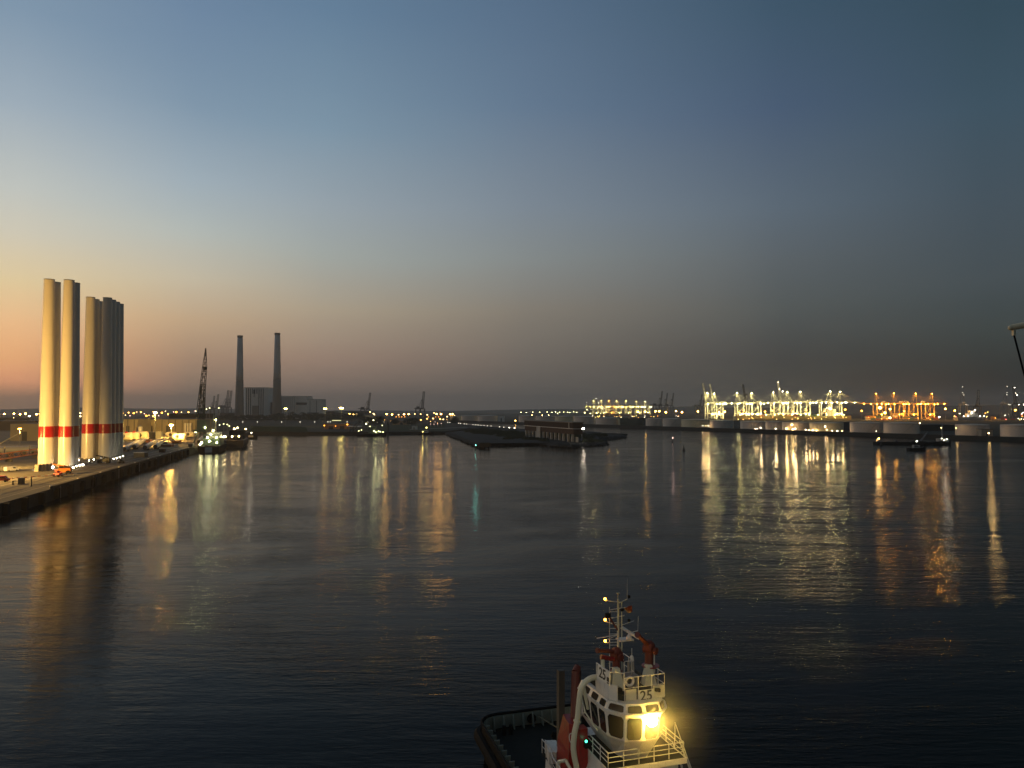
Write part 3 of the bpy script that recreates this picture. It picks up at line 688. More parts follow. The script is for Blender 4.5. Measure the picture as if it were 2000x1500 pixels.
chimney(467.8, 655, 2080, 743, 'power station chimney on the left, pale above and dark below')
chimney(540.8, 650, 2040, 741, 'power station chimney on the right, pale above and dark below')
PS = mat('power_station_cladding', (.78, .77, .73), .8, var=.15, scale=.03); PSD = mat('power_station_strip', (.1, .1, .1), .8); PSM = mat('power_station_panel', (.85, .82, .76), .8, var=.1, scale=.03)
def block(px0, px1, ytop, Y, depth, m_, label, strips=0, bands=(), name='power_station_block', group='power station buildings', cham=0):
    x0, x1 = X(px0, Y), X(px1, Y); w = x1 - x0; hh = Z(ytop, Y) - 3.6
    tt = thing(name, label, 'building', ((x0 + x1) / 2, Y, 3.6), 0, group)
    poly = [(-w / 2 + cham, 0), (w / 2 - cham, 0), (w / 2, cham * 1.2), (w / 2, depth), (-w / 2, depth), (-w / 2, cham * 1.2)] if cham else [(-w / 2, 0), (w / 2, 0), (w / 2, depth), (-w / 2, depth)]
    obj('wall', MB().prism(poly, 0, hh - 1), m_, tt); obj('roof', MB().prism(poly, hh - .95, hh, 0, 1.01), PSD, tt)
    for k in range(strips):
        xx = -w / 2 + cham + (w - 2 * cham) * (k + .5) / strips
        obj('wall_strip', MB().box(xx - w * .014, xx + w * .014, -.6, -.05, 3, hh - 3), PSD, tt)
    for (a0, a1, z0, z1, mm) in bands: obj('wall_panel', MB().box(-w / 2 + w * a0, -w / 2 + w * a1, -.9, -.62, hh * z0, hh * z1), mm, tt)
    return tt
block(474, 522, 756.5, 2130, 60, PS, 'tall boiler house with dark vertical strips between the chimneys', 9, [(.36, .62, .42, .80, PSM), (.40, .66, 0, .42, CH2), (.45, .50, .7, .92, DARK)], cham=8)
block(519, 533, 785.5, 2160, 50, PSD, 'dark lower link building beside the boiler house')
block(549, 577, 773.5, 2120, 60, PS, 'striped hall just right of the second chimney', 7)
block(577, 600, 773.6, 2130, 60, PSM, 'pale hall with dark bands in the middle of the power station', 0, [(0, 1, .62, .72, PSD), (0, .02, 0, .9, PSD)])
block(599.6, 625, 779.5, 2110, 70, PS, 'lower pale block at the right end of the power station', 2, [(.02, .98, .28, .33, PSD), (.05, .4, 0, .27, CONCD)])
block(626, 700, 803, 2300, 200, CONCD, 'long low grey green shed right of the power station')
block(430, 476, 806, 2300, 80, CONCD, 'low dark shed left of the power station')
o = thing('coal_conveyor', 'long sloping conveyor gallery falling away right of the power station', 'conveyor', (0, 0, 0)); obj('gallery', MB().tube((X(655, 2000), 2000, Z(803, 2000)), (X(735, 1900), 1900, Z(815, 1900)), 3, 3, 4), TURQ, o)
for k in range(5): f_ = k / 4; xx = X(655 + 80 * f_, 2000 - 100 * f_); zz_ = Z(803 + 12 * f_, 2000 - 100 * f_); obj('trestle', MB().tube((xx, 2000 - 100 * f_, 3.6), (xx, 2000 - 100 * f_, zz_ - 2), .8, .8, 4), DARK, o)
# trees
crowns = [leafball('crown', 7, 7, 5.5, 900, .75, 20 + k) for k in range(4)]
def tree(px, Y, s, label='dark bushy tree in the belt below the power station', group='trees below the power station'):
    tt = thing('tree', label, 'tree', (X(px, Y), Y, 3.6), random.uniform(0, 6), group)
    obj('trunk', MB().tube((0, 0, 0), (0, 0, 6 * s), .5, .3, 6).tube((0, 0, 3 * s), (2 * s, 0, 7 * s), .25, .15, 5).tube((0, 0, 3.4 * s), (-1.6 * s, 1 * s, 7.5 * s), .22, .12, 5), BARK, tt)
    c = obj('crown', random.choice(crowns), None, tt); c.location = (0, 0, 2.2 * s); c.scale = (s * random.uniform(.9, 1.3), s, s * random.uniform(.8, 1.15))
for k in range(46): tree(432 + k * 6.1 + random.uniform(-2, 2), random.uniform(1640, 1800), random.uniform(.9, 1.5))
for px in (716, 722, 729, 737, 745): tree(px, 1250, random.uniform(.9, 1.2), 'dark tree in the clump behind the dredger', 'trees behind the dredger')
for px in (768, 773): tree(px, 1300, .9, 'dark tree left of the orange lit shed', 'trees left of the orange shed')
for px in (798, 803, 809): tree(px, 1250, 1.1, 'dark tree right of the orange lit shed', 'trees right of the orange shed')
for k in range(10): tree(-40 + k * 11, 1150 + 30 * (k % 3), 1.1, 'dark tree in the line at the far left', 'trees at the far left')
for px in (886, 889): tree(px, 1350, 1.0, 'small dark tree at the root of the peninsula', 'trees at the peninsula root')

# masts and lamps round the power station basin
mast(558.5, 797.5, 1180, 'yellow', 480, 1.5, 'tall lamp mast in front of the striped power station hall', n=6)
mast(635.5, 797.5, 1180, 'yellow', 480, 1.6, 'tall lamp mast just right of the power station', n=6)
mast(667, 796.5, 1180, 'yellow', 650, 2.0, 'tallest brightest lamp mast right of the power station', n=7)
for px in (475, 503.6, 550.8, 586.8, 615.4, 641, 645.7, 678.6): far_lamp(px, 824, 1250, 'white', 60, .8, 'small white street lamp along the road under the power station', 'street lamps under the power station')
for px, py in [(445, 829), (438, 828), (449, 832), (430, 830), (418, 822), (410, 797), (404, 799), (428, 797), (384, 803)]: far_lamp(px, py, 900, 'greenish', 150, .7, 'pale green work lamp glowing behind the moored work ship', 'work lamps behind the work ship')
SAND = mat('pale_sand_bank', (.22, .19, .11), .95, var=.4, scale=.03)
o = struct('embankment', MB().loft([[(X(486, 925), 922, 3.5), (X(603, 925), 922, 3.5), (X(603, 1010), 1010, 3.5), (X(486, 1010), 1010, 3.5)], [(X(494, 930), 936, 9.5), (X(596, 930), 936, 8.5), (X(590, 1000), 990, 8.5), (X(496, 1000), 990, 9.5)]]), GRASS)
struct('grass_field', MB().add([(X(700, 940), 945, 3.66), (X(870, 945), 950, 3.66), (X(868, 1400), 1400, 3.66), (X(740, 1400), 1400, 3.66)], [(0, 1, 2, 3)]), GRASS)
struct('access_road', MB().add([(X(800, 1010), 1010, 3.67), (X(930, 1160), 1160, 3.67), (X(928, 1180), 1185, 3.67), (X(800, 1026), 1030, 3.67)], [(0, 1, 2, 3)]), CONC)
# orange lit shed right
sh = hall(634, 682, 827.5, 1040, 25, 3.6, mat('orange_shed_wall', (.4, .24, .12), .7), 'flat roofed shed with orange lit walls at the far quay', doors=2)
obj('lit_window', MB().box(-6, 6, -.1, -.02, 11.2, 12.2), lampmat('greenish', 6), sh)
for px, py, s in [(634, 831, .8), (679, 829, 1.0), (656, 832, .5)]: far_lamp(px, py, 1030, 'orange', 260, s, 'orange lamp at the front of the flat roofed shed', 'orange lamps at the far shed')
jt = thing('jetty', 'dark jetty deck on piles between the orange lit shed and the dredger', 'jetty', (X(681, 935), 925, 0))
obj('deck', MB().box(0, 16, 0, 14, 9.2, 10.2), WHITE, jt)
for k in range(5): obj('pile', MB().tube((1 + k * 3.4, 2, -1), (1 + k * 3.4, 2, 9.2), .4, .4, 6), DARK, jt)
for px0, px1, yt, lb, m_ in [(545, 560, 839, 'dark square store building at the water edge', CONCD), (804.5, 813.5, 831, 'small white hut on the grassy shore', WHITE)]:
    hall(px0, px1, yt, 945 if px0 < 600 else 1010, 14, 3.6, m_, lb, doors=1, name='hut', cat='hut')
hall(771, 798, 822, 1350, 30, 3.6, mat('orange_shed_wall', (.4, .24, .12)), 'distant shed glowing orange between dark trees', doors=1)
launch(573, 848, 24, 'low white hulled boat lying along the far grassy bank', None, 0, WHITE, WHITE)

# lamps along the skyline
for px, py in [(683.3, 808.5), (690.2, 809.5), (755.5, 808.8), (766, 809.5), (789.5, 809), (798.5, 808.8), (853, 808.5), (861.5, 808.8), (879.5, 809), (884, 809)]:
    far_lamp(px, py, 1900, 'amber', 900, 2.1, 'large amber lamp glowing low on the skyline behind the far shore', 'large amber lamps on the skyline')
for px, py in [(723.2, 804.5), (729.5, 807.8), (731.5, 809.5), (778.7, 810), (810.5, 808.5), (821.8, 808.8), (834.8, 810), (848, 806.5), (873.5, 813.8), (696, 809), (846, 817), (866, 819), (888, 812)]:
    far_lamp(px, py, 1900, 'warm', 300, 1.3, 'small warm lamp low on the skyline behind the far shore', 'small warm lamps on the skyline')
for px, py, s in [(752, 820.5, 1.3), (764.3, 822.3, .8), (769, 824, .6), (822.2, 820, 1.4), (834.5, 817.8, 1.3), (846.8, 817.8, .9), (860, 818.5, 1.6), (841, 823, .6), (855, 826, .5), (873, 819, .5)]:
    far_lamp(px, py, 1450, 'amber', 220, s, 'amber lamp among the sheds behind the far shore', 'amber lamps among the far sheds')
for px in (774, 780, 785, 791, 837, 851, 857): far_lamp(px, 814.2, 1700, 'orange', 160, .9, 'tiny orange lamp in the long row behind the far shore', 'tiny orange lamps in a row')
for px in (801.5, 750, 719, 708.5, 737.5): far_lamp(px, 824.3, 1300, 'white', 70, .8, 'small white lamp above the far grassy shore', 'white lamps above the far shore')
for px, py in [(841, 828), (848, 828.5), (855, 828), (850, 824), (862, 827)]: far_lamp(px, py, 1200, 'pink', 60, .6, 'faint pinkish lamp on the low ground left of the peninsula', 'faint pink lamps')
for px, py in [(9.5, 808.6), (28.6, 808), (40.5, 809), (51, 808), (72.5, 809), (79, 808.5)]: far_lamp(px, py, 1700, 'amber', 1800, 1.9, 'amber lamp in the skyline row left of the turbine towers', 'amber lamps left of the towers')
for px, py, s in [(158, 807, 1.4), (158, 813, 1.4), (28, 816, .7), (2, 837, .6), (3, 848, .4), (155, 858, .5)]: far_lamp(px, py, 1200, 'warm', 260, s, 'warm lamp seen low beside the nearer turbine towers', 'warm lamps by the nearer towers')
rnd = random.Random(3)
for k, px in enumerate([241, 246, 252, 255, 262, 268, 276, 283, 287, 292, 300, 311, 317, 324, 329, 340, 345, 355, 369, 382]):
    far_lamp(px, [807, 811, 806, 812, 807, 804.5, 805, 808, 812, 811, 813, 812, 806, 803, 809, 804.5, 805, 805, 805, 803][k], 1500, ('orange', 'warm', 'amber', 'pink')[k % 4], (500, 200, 400, 160)[k % 4], (1.7, .9, 1.3, .9)[k % 4], ('orange', 'warm', 'amber', 'pinkish')[k % 4] + ' lamp twinkling over the warehouse roofs', ('orange', 'warm', 'amber', 'pinkish')[k % 4] + ' lamps over the warehouse roofs')
# peninsula road lights
for k, px in enumerate([874.8, 878.5, 886, 896, 899.5, 907, 911.5, 923.8, 929, 934, 939.5, 945.5, 952, 959, 975.5, 984, 994.7, 1004.8]):
    py = 824.8 + (px - 874) * .086; Y = 26.5 * F / (py + 2 - 800)
    Yw = min(1440, 1440 - (px - 880) * 3.0)
    far_lamp(px, py, max(1080, Yw), 'white', 120 if k < 16 else 260, .55 if k < 16 else .8, 'small white light in the row along the low road behind the peninsula', 'lights along the peninsula road', 2)
far_lamp(1006.5, 821.5, 1600, 'amber', 600, 1.5, 'bright amber lamp on the tank quay above the road lights', 'amber lamp on the tank quay', 3.2)
far_lamp(958, 862, 700, 'white', 60, .25, 'tiny white light at the inner corner of the peninsula shore', 'corner light', 1)
for k, px in enumerate((975.5, 984, 994.7, 1004.5)): far_lamp(px, 859.5, 712, 'amber', 160, .22, 'little amber light low on the inner shore of the peninsula', 'amber lights on the inner shore', 1.5)

# small STS cranes silhouettes and terminal cranes
CRANE_W = 5e4
def sts(px, Y, label, group, m_, boom='down', lampk=None, lampL=700, tip=None, rz=0.0, z0=4, s=1.0, side=-1, lampr=.8, gz=43):
    tt = thing('container_crane', label, 'container crane', (X(px, Y), Y, z0), rz, group)
    Lg = gz * s; a = 13 * s; w = 9 * s; t_ = 1.5 * s
    for x_ in (-a, a):
        for y_ in (-w, w): obj('leg', MB().box(x_ - t_ / 1.4, x_ + t_ / 1.4, y_ - t_ / 1.4, y_ + t_ / 1.4, 0, Lg), m_, tt)
    pf = MB()
    for y_ in (-w, w):
        pf.box(-a, a, y_ - t_ / 2, y_ + t_ / 2, Lg * .33, Lg * .33 + 1.8 * s)
        pf.tube((-a, y_, Lg * .36), (a, y_, Lg * .95), .45 * s, .45 * s, 4); pf.tube((-a, y_, 2), (a, y_, Lg * .33), .35 * s, .35 * s, 4)
    for x_ in (-a, a): pf.box(x_ - t_ / 2, x_ + t_ / 2, -w, w, 1.5, 3.3 * s).box(x_ - t_ / 2, x_ + t_ / 2, -w, w, Lg - 2, Lg - .1)
    obj('portal_frame', pf, m_, tt)
    g = MB()
    for y_ in (-3 * s, 3 * s): g.box(min(side * a, -side * 32 * s), max(side * a, -side * 32 * s), y_ - .6 * s, y_ + .6 * s, Lg + .02, Lg + 2.4 * s)
    obj('girder', g, m_, tt)
    h_ = MB().box(-side * 14 * s - 5 * s, -side * 14 * s + 5 * s, -3.5 * s, 3.5 * s, Lg + 2.5 * s, Lg + 7 * s); obj('machinery_house', h_, WHITE if lampk else m_, tt)
    ap = (side * (a - 2 * s), Lg + 27 * s)
    am = MB()
    for y_ in (-w * .7, w * .7):
        am.tube((side * a, y_, Lg), (ap[0], y_ * .35, ap[1]), .6 * s, .45 * s, 4).tube((-side * 3 * s, y_, Lg), (ap[0], y_ * .35, ap[1]), .45 * s, .4 * s, 4)
    am.box(ap[0] - 1.5 * s, ap[0] + 1.5 * s, -w * .35, w * .35, ap[1] - .5, ap[1] + 1.5 * s)
    obj('apex_frame', am, m_, tt)
    bm_ = MB()
    if boom == 'down':
        e = side * (a + 46 * s)
        for y_ in (-2.6 * s, 2.6 * s):
            bm_.box(min(side * a, e), max(side * a, e), y_ - .5 * s, y_ + .5 * s, Lg + .03, Lg + 2.2 * s)
        for k in range(7): xx = side * (a + 6.5 * s * (k + 1)); bm_.box(xx - .3, xx + .3, -2.1 * s, 2.1 * s, Lg + .5, Lg + 1.5)
        obj('boom', bm_, m_, tt)
        st_ = MB()
        for y_ in (-2.4, 2.4): st_.tube((ap[0], y_, ap[1]), (side * (a + 24 * s), y_, Lg + 2), .16 * s, .16 * s, 3).tube((ap[0], y_, ap[1]), (side * (a + 42 * s), y_, Lg + 2), .16 * s, .16 * s, 3).tube((ap[0], y_, ap[1]), (-side * 30 * s, y_, Lg + 2), .16 * s, .16 * s, 3)
        obj('stay', st_, m_, tt)
    else:
        e = Vector((side * (a + 9 * s), 0, Lg + 54 * s))
        for y_ in (-2.6 * s, 2.6 * s): bm_.lattice((side * (a + .5), y_, Lg + 1), (e.x, y_, e.z), 1.9 * s, 1.4 * s, 9, .32 * s)
        bm_.box(e.x - 1.2 * s, e.x + 1.2 * s, -3 * s, 3 * s, e.z - .5, e.z + 1.5 * s)
        obj('boom', bm_, m_, tt)
        obj('stay', MB().tube((ap[0], 0, ap[1]), (-side * 30 * s, 0, Lg + 2), .2 * s, .2 * s, 3).tube((ap[0], 0, ap[1]), (side * (a + 5 * s), 0, Lg + 30 * s), .2 * s, .2 * s, 3), m_, tt)
    if lampk:
        ls = [(x_, -w - 1.4, Lg - 1.5) for x_ in (-a, a)] + [(ap[0], -w * .5, ap[1] + 1), (0, -w - 1.6, Lg * .33 - 1), (-side * 24 * s, -4 * s, Lg - 1)]
        if boom == 'down': ls += [(side * (a + q * s), -4, Lg - .5) for q in (14, 34)]
        if lampL >= 900:
            cl_ = dict(greenish=(1, .8, .3), yellow=(1, .8, .3), orange=(1, .45, .06)).get(lampk, (1, .9, .6))
            for p_, q_ in (((-a * .4, -w - 7, Lg * .72), .6), ((a * .7, -w - 7, Lg * .3), .5), ((ap[0], -w * .5 - 6, ap[1] - 6), .3)):
                po = pointlamp('crane_light', p_, CRANE_W * q_ * (1 if Y < 2600 else .45), cl_, 1.5); po.parent = tt
        else: ls += [(side * (a + 9 * s) * 1.0, -3, Lg + 52 * s), (side * (a + 6 * s), -3, Lg + 34 * s)]
        for p_ in ls: obj('floodlight', MB().ball(p_, lampr * s, 0, 6, 4, .7), lampmat(lampk, lampL), tt)
    return tt
CW = mat('crane_white', (.8, .78, .68), .6, var=.1); CD = mat('crane_dark', (.05, .05, .05), .7)
sts(714, 2150, 'dark container crane with raised leaning boom left of the skyline lamps', 'dark cranes behind the far shore', CD, 'up', rz=-.6, side=1, s=.82, gz=34, z0=3.6)
sts(821, 2150, 'dark container crane with twin upright boom above the amber lamps', 'dark cranes behind the far shore', CD, 'up', rz=-.9, side=1, s=.86, gz=34, z0=3.6)
for px, Y, s in ((412, 2900, .9), (419, 3000, 1), (437, 2900, 1.15), (443, 2950, 1.15)):
    sts(px, Y, {412: 'leftmost', 419: 'second', 437: 'third', 443: 'rightmost'}[px] + ' of four faint grey crane booms raised behind the dark harbour crane', 'faint cranes left of the chimneys', CD, 'up', rz=-.5, s=s, side=1, gz=30)
TG = 'lit container cranes of the terminal'
for px, Y, bm_, s, lb in [(1388, 2100, 'up', 1, 'white lit crane with upright boom, leftmost of the bright cranes'), (1401, 2170, 'up', 1, 'white lit crane with upright boom tight beside the leftmost bright one'),
                       (1446, 2100, 'down', 1, 'lit crane at the left of the orange glowing pair'), (1474, 2110, 'down', 1, 'lit crane at the right of the orange glowing pair'),
                       (1517, 2080, 'down', 1.02, 'white lit crane under the tallest raised boom, left of three'), (1544, 2090, 'down', 1.04, 'white lit crane in the middle of the close three'),
                       (1569, 2100, 'down', 1.06, 'white lit crane at the right of the close three'), ]:
    sts(px, Y, lb, TG, CW, bm_, 'greenish', 901, s=s, rz=.12)
sts(1464, 2300, 'dark crane with raised boom standing behind the orange glowing pair', TG, CD, 'up', s=1.03, rz=.3)
sts(1534, 2250, 'crane with the tallest raised boom in the terminal', TG, CW, 'up', 'white', 300, s=1.12, rz=.2)
sts(1612, 2080, 'white lit crane with its boom reaching right, left of two', TG, CW, 'down', 'greenish', 901, s=1.06, rz=-.1, side=1)
sts(1631, 2110, 'white lit crane with its boom reaching right, right of two', TG, CW, 'down', 'greenish', 901, s=1.06, rz=-.1, side=1)
for px, sd, lb in [(1717, -1, 'orange lit crane at the left of the orange group'), (1751, -1, 'orange lit crane second in the orange group'), (1779, 1, 'orange lit crane third in the orange group'), (1811, 1, 'orange lit crane with the slim tall apex at the right of the orange group')]:
    sts(px, 2060, lb, TG, mat('crane_ochre', (.5, .36, .16), .6), 'down', 'orange', 1200, s=.97, rz=.1, side=sd, lampr=.95)
sts(1880, 2150, 'dim crane with one pale lit girder right of the orange group', TG, STEEL, 'down', 'white', 40, s=.95, side=1, rz=1.2)
sts(1908, 2150, 'dark unlit crane with raised boom near the right edge', TG, CD, 'up', s=.82, rz=1.2)
sts(1961, 2150, 'dim crane with pale lit girder at the right edge', TG, STEEL, 'down', 'white', 40, s=.95, side=-1, rz=1.2)
sts(1987, 2400, 'crane whose raised boom carries a vertical line of white lights at the right edge', TG, CD, 'up', 'white', 260, s=1.0, rz=.5)
FG = 'far lit cranes left of the terminal'
for k, (px, kd) in enumerate([(1163, 'yellow'), (1178, 'yellow'), (1193, 'orange'), (1208, 'yellow'), (1226, 'yellow'), (1246, 'yellow'), (1263, 'greenish')]):
    sts(px, 3400 + 30 * k, ('first', 'second', 'third', 'fourth', 'fifth', 'sixth', 'seventh')[k] + ' from the left of the small far yellow lit cranes in the crowded cluster', FG, CW, 'down', kd, 900, s=.92, rz=.2, lampr=.9)
for px, Y, s, lb in [(1284, 3000, 1.0, 'far dark crane with single raised leaning boom'), (1295, 3350, 1.0, 'left one of two far dark cranes with upright booms'), (1307, 3350, 1.0, 'right one of two far dark cranes with upright booms'), (1363, 3400, .95, 'left one of two faint crane booms beside the leftmost bright crane'), (1369, 3450, .95, 'right one of two faint crane booms beside the leftmost bright crane')]:
    sts(px, Y, lb, 'far dark cranes of the terminal', CD, 'up', s=s, rz=.4, side=1)
sts(1150, 3500, 'faint far crane with a single white light at its top', 'far dark cranes of the terminal', CD, 'up', 'white', 160, s=.62, rz=.3)
sts(1171, 3500, 'far crane mast carrying three white lights one above another', 'far dark cranes of the terminal', CD, 'up', 'white', 420, s=.8, rz=.3)

# container stacks and ship on the terminal
rnd = random.Random(11)
def stack(px0, px1, Y, hi, label, group='container stacks at the foot of the cranes'):
    x0, x1 = X(px0, Y), X(px1, Y); nx = max(1, int((x1 - x0) / 13)); tt = thing('container_stack', label, 'container stack', (x0, Y, 3.2), 0, group)
    for k in range(nx):
        for j in range(rnd.randint(max(1, hi - 2), hi)):
            obj('container', MB().box(k * 13, k * 13 + 12.2, 0, 5, j * 2.65, j * 2.65 + 2.6), rnd.choice(CONTAINER), tt)
stacks = [(1160, 1190, 3300, 5, 'far stack of containers under the left of the crowded cluster'), (1195, 1235, 3300, 5, 'far stack of containers under the middle of the crowded cluster'), (1240, 1270, 3300, 4, 'far stack of containers under the right of the crowded cluster'),
          (1437, 1460, 2020, 5, 'containers stacked under the left crane of the orange glowing pair'), (1462, 1496, 2020, 5, 'containers stacked under the right crane of the orange glowing pair'),
          (1580, 1600, 2020, 5, 'containers stacked between the three close cranes and the right pair'),
          (1690, 1720, 1990, 6, 'containers stacked at the left of the orange crane group'), (1724, 1760, 1990, 6, 'containers stacked under the middle of the orange crane group'), (1765, 1800, 1990, 5, 'containers stacked right of the middle of the orange crane group'), (1803, 1840, 1990, 4, 'containers stacked at the right of the orange crane group'),
          (1862, 1890, 2050, 4, 'containers stacked under the dim cranes'), (1895, 1930, 2050, 3, 'containers stacked left of the right picture edge'), (1935, 1990, 2050, 4, 'containers stacked at the right picture edge')]
for a in stacks: stack(*a)
def ex4(tt):
    for k in range(9):
        for j in range(1 + (k * 7) % 2): obj('container_bay', MB().box(-90 + k * 17, -90 + k * 17 + 14, -9, 9, 13.1 + j * 2.7, 15.7 + j * 2.7), CONTAINER[(k + j) % 5], tt)
ship((X(1552, 1960), 1975, 0), 0, 300, 30, 13, 'long container ship lying beneath the white lit cranes', mat('ship_hull_ochre', (.25, .2, .1), .6), [(92, 106, 24, 13, 30, WHITE)],
     [(x, -16, 17, .9) for x in range(-140, 140, 22)], ex4, lampk='yellow', lampL=420)
ws = ship((X(1893, 1900), 1900, 0), 0, 70, 16, 12, 'pale ship with lit decks beneath the dark crane near the right edge', STEEL, [(-8, 16, 13, 12, 20, WHITE), (-2, 10, 11, 20, 28, WHITE)], [(-20, -9, 14, .7), (-10, -9, 15, .8), (0, -9, 22, 1.0), (8, -9, 29, .9), (20, -9, 14, .7), (30, -9, 14, .6)], lampk='white', lampL=300)

for px, Y, kd in ((1460, 1950, 0), (1500, 1950, 0), (1550, 1940, 0), (1600, 1950, 0), (1640, 1950, 0), (1705, 1960, 1), (1740, 1960, 1), (1775, 1960, 1), (1815, 1960, 1), (1875, 1960, 0), (1930, 1960, 1), (1975, 1960, 0)):
    pointlamp('quay_light', (X(px, Y), Y, 26), 6e4 if kd else 3.5e4, (1, .45, .07) if kd else (1, .7, .2), 1.5)  # lights without fixtures, added to brighten the stacks and ship deck
# terminal lamps
for px, py in [(1280, 803.5), (1287.4, 803.5), (1245, 804), (1260, 804), (1300, 805), (1320, 803), (1331.5, 805), (1363, 803.5), (1415, 804), (1404, 805)]:
    far_lamp(px, py, 2300, 'amber', 2200, 2.0, 'amber lamp on a tall post in the gap left of the white lit cranes', 'amber lamp posts of the terminal', 3.2)
for px, py in [(1452.5, 802), (1493.7, 804), (1574, 801.5), (1650, 800), (1682, 802.5), (1728, 806), (1765, 803), (1845.5, 798.5), (1864, 802), (1982, 801), (1443, 806), (1508, 802), (1548, 804), (1610, 803)]:
    far_lamp(px, py, 1900, 'orange', 3200 if px > 1800 else 900, 1.8, 'orange lamp on a tall post among the terminal cranes', 'orange lamp posts of the terminal', 3.2)
for px, py, s, kd in [(1718, 796.5, 3.2, 'amber'), (1737.5, 799, 2.3, 'amber'), (1727.5, 806, 3.0, 'amber'), (1737, 816, 2.7, 'warm'), (1620.5, 798, 2.8, 'warm'), (1461, 808.5, 2.2, 'warm'), (1468.5, 808.5, 2.2, 'warm'), (1833, 814.5, 1.8, 'white')]:
    far_lamp(px, py, 1880, kd, 2600 if px in (1718, 1620.5) else 900, s, 'glaring %s floodlight cluster low among the cranes' % kd, 'glaring %s floodlights of the terminal' % kd, 3.2)
for k in range(26):
    px = rnd.uniform(1155, 1330); far_lamp(px, rnd.uniform(812, 815.5), 2600, ('yellow', 'orange', 'white')[k % 3], 260, 1.0, 'tiny %s light at ground level under the far crane cluster' % ('yellow', 'orange', 'white')[k % 3], 'tiny %s ground lights under the far cluster' % ('yellow', 'orange', 'white')[k % 3], 3.2)
for k in range(40):
    px = rnd.uniform(1436, 1670) if k < 26 else rnd.uniform(1690, 1848); far_lamp(px, rnd.uniform(814, 819), 1930, ('yellow', 'amber')[k % 2] if k < 26 else 'orange', 300, .8, 'tiny %s light at deck level under the terminal cranes' % (('yellow', 'amber')[k % 2] if k < 26 else 'orange'), 'tiny %s deck lights' % (('yellow', 'amber')[k % 2] if k < 26 else 'orange'), 3.2)
for k in range(34):
    px = rnd.uniform(1860, 2010); kd = ('white', 'orange', 'white', 'teal', 'red', 'yellow')[k % 6]
    far_lamp(px, rnd.uniform(800, 825) if k % 3 else rnd.uniform(818, 824), 2000, kd, 600, .8, 'tiny %s light sprinkled near the right edge of the terminal' % kd, 'tiny %s lights at the right' % kd, 3.2)
for px, py in [(1017.2, 805.3), (1028, 805.5), (1040.5, 805), (1054, 805), (1068.5, 804.8), (1078, 805.3), (1085, 804.5), (1092.5, 805), (1101, 804.8), (1108.5, 805), (1120, 804), (1126, 805.5), (1089, 807.5), (1112.7, 806), (1142, 806.5), (1146, 800), (1153, 807.5)]:
    far_lamp(px, py, 3200, 'greenish', 420, 1.5, 'small pale lamp in the far row left of the terminal', 'pale lamps in the far row', 3.2)
for px, py in [(1039, 810.6), (1071.5, 810.6), (1059, 811), (1141.5, 805.5)]: far_lamp(px, py, 2600, 'warm', 420, 1.6, 'brighter warm lamp below the far pale row', 'warm lamps below the far row', 3.2)
for px, py, s in [(1545.5, 829.5, 1.6), (1535, 837, 1.4), (1547.5, 838.5, 1.3), (1514, 837, .8), (1484.7, 835.5, .8), (1500.5, 843, .8), (1510, 843.5, .9), (1540, 843.5, .9), (1474, 837.5, .5), (1572.5, 839.2, .7), (1579, 840, .9), (1586, 840.5, .9), (1593.5, 840.8, .9), (1610.5, 833, .9), (1613.8, 839.3, .8), (1624, 841, .6), (1634, 841.8, .8), (1643.7, 841.8, .7), (1552, 837, .9), (1372, 831.3, .5), (1377.5, 831.3, .5), (1382.5, 831.3, .6), (1478, 837.5, .5), (1795, 826.5, .8), (1837, 835.5, .6), (1865.5, 836, .5), (1929, 846, .9), (1710, 842, .4)]:
    x0 = 112 + (px - 1120) * .42; dd = 30 * F / (832 + (px - 1120) * .0352 - 800)
    pointlamp('quay_light', (X(px, dd + 14), dd + 12.5, Z(py, dd + 14)), 520, (1, .6, .2), .5)
    far_lamp(px, py, dd + 14, ('white', 'warm')[int(px) % 2], 500, s * .8, 'small white lamp at the foot of the storage tanks along the quay', 'white lamps at the foot of the tanks', 3.2)

# ------------------------------------------------------------ storage tanks along the far bank
def tqd(px, extra=0):
    "distance at which the view through column px crosses the tank quay line, moved inland"
    m_ = (px - 1000) / F; best = None
    for (xa, ya), (xb, yb) in zip(TQ[:-1], TQ[1:]):
        den = (xb - xa) - m_ * (yb - ya)
        t_ = (m_ * ya - xa) / den
        if -.001 <= t_ <= 1.001: best = ya + (yb - ya) * t_
    return (best or 1900) + extra
TK = [(880, 901, 812.5), (901, 932.5, 812), (933, 972, 812), (1013, 1048, 812), (1046, 1086, 813), (1084, 1122, 813), (1120, 1162, 813.5), (1163, 1207.5, 816.5), (1261, 1293.5, 818), (1294.5, 1329.5, 818), (1331, 1385.5, 819.5), (1386.5, 1431.5, 821.7), (1446, 1494.5, 823.5), (1495, 1526.5, 823.5), (1528, 1580.5, 825), (1582, 1644, 826), (1661, 1719, 825.5), (1727, 1790, 826), (1868, 1926, 829.5), (1957, 2020, 830)]
mid = None
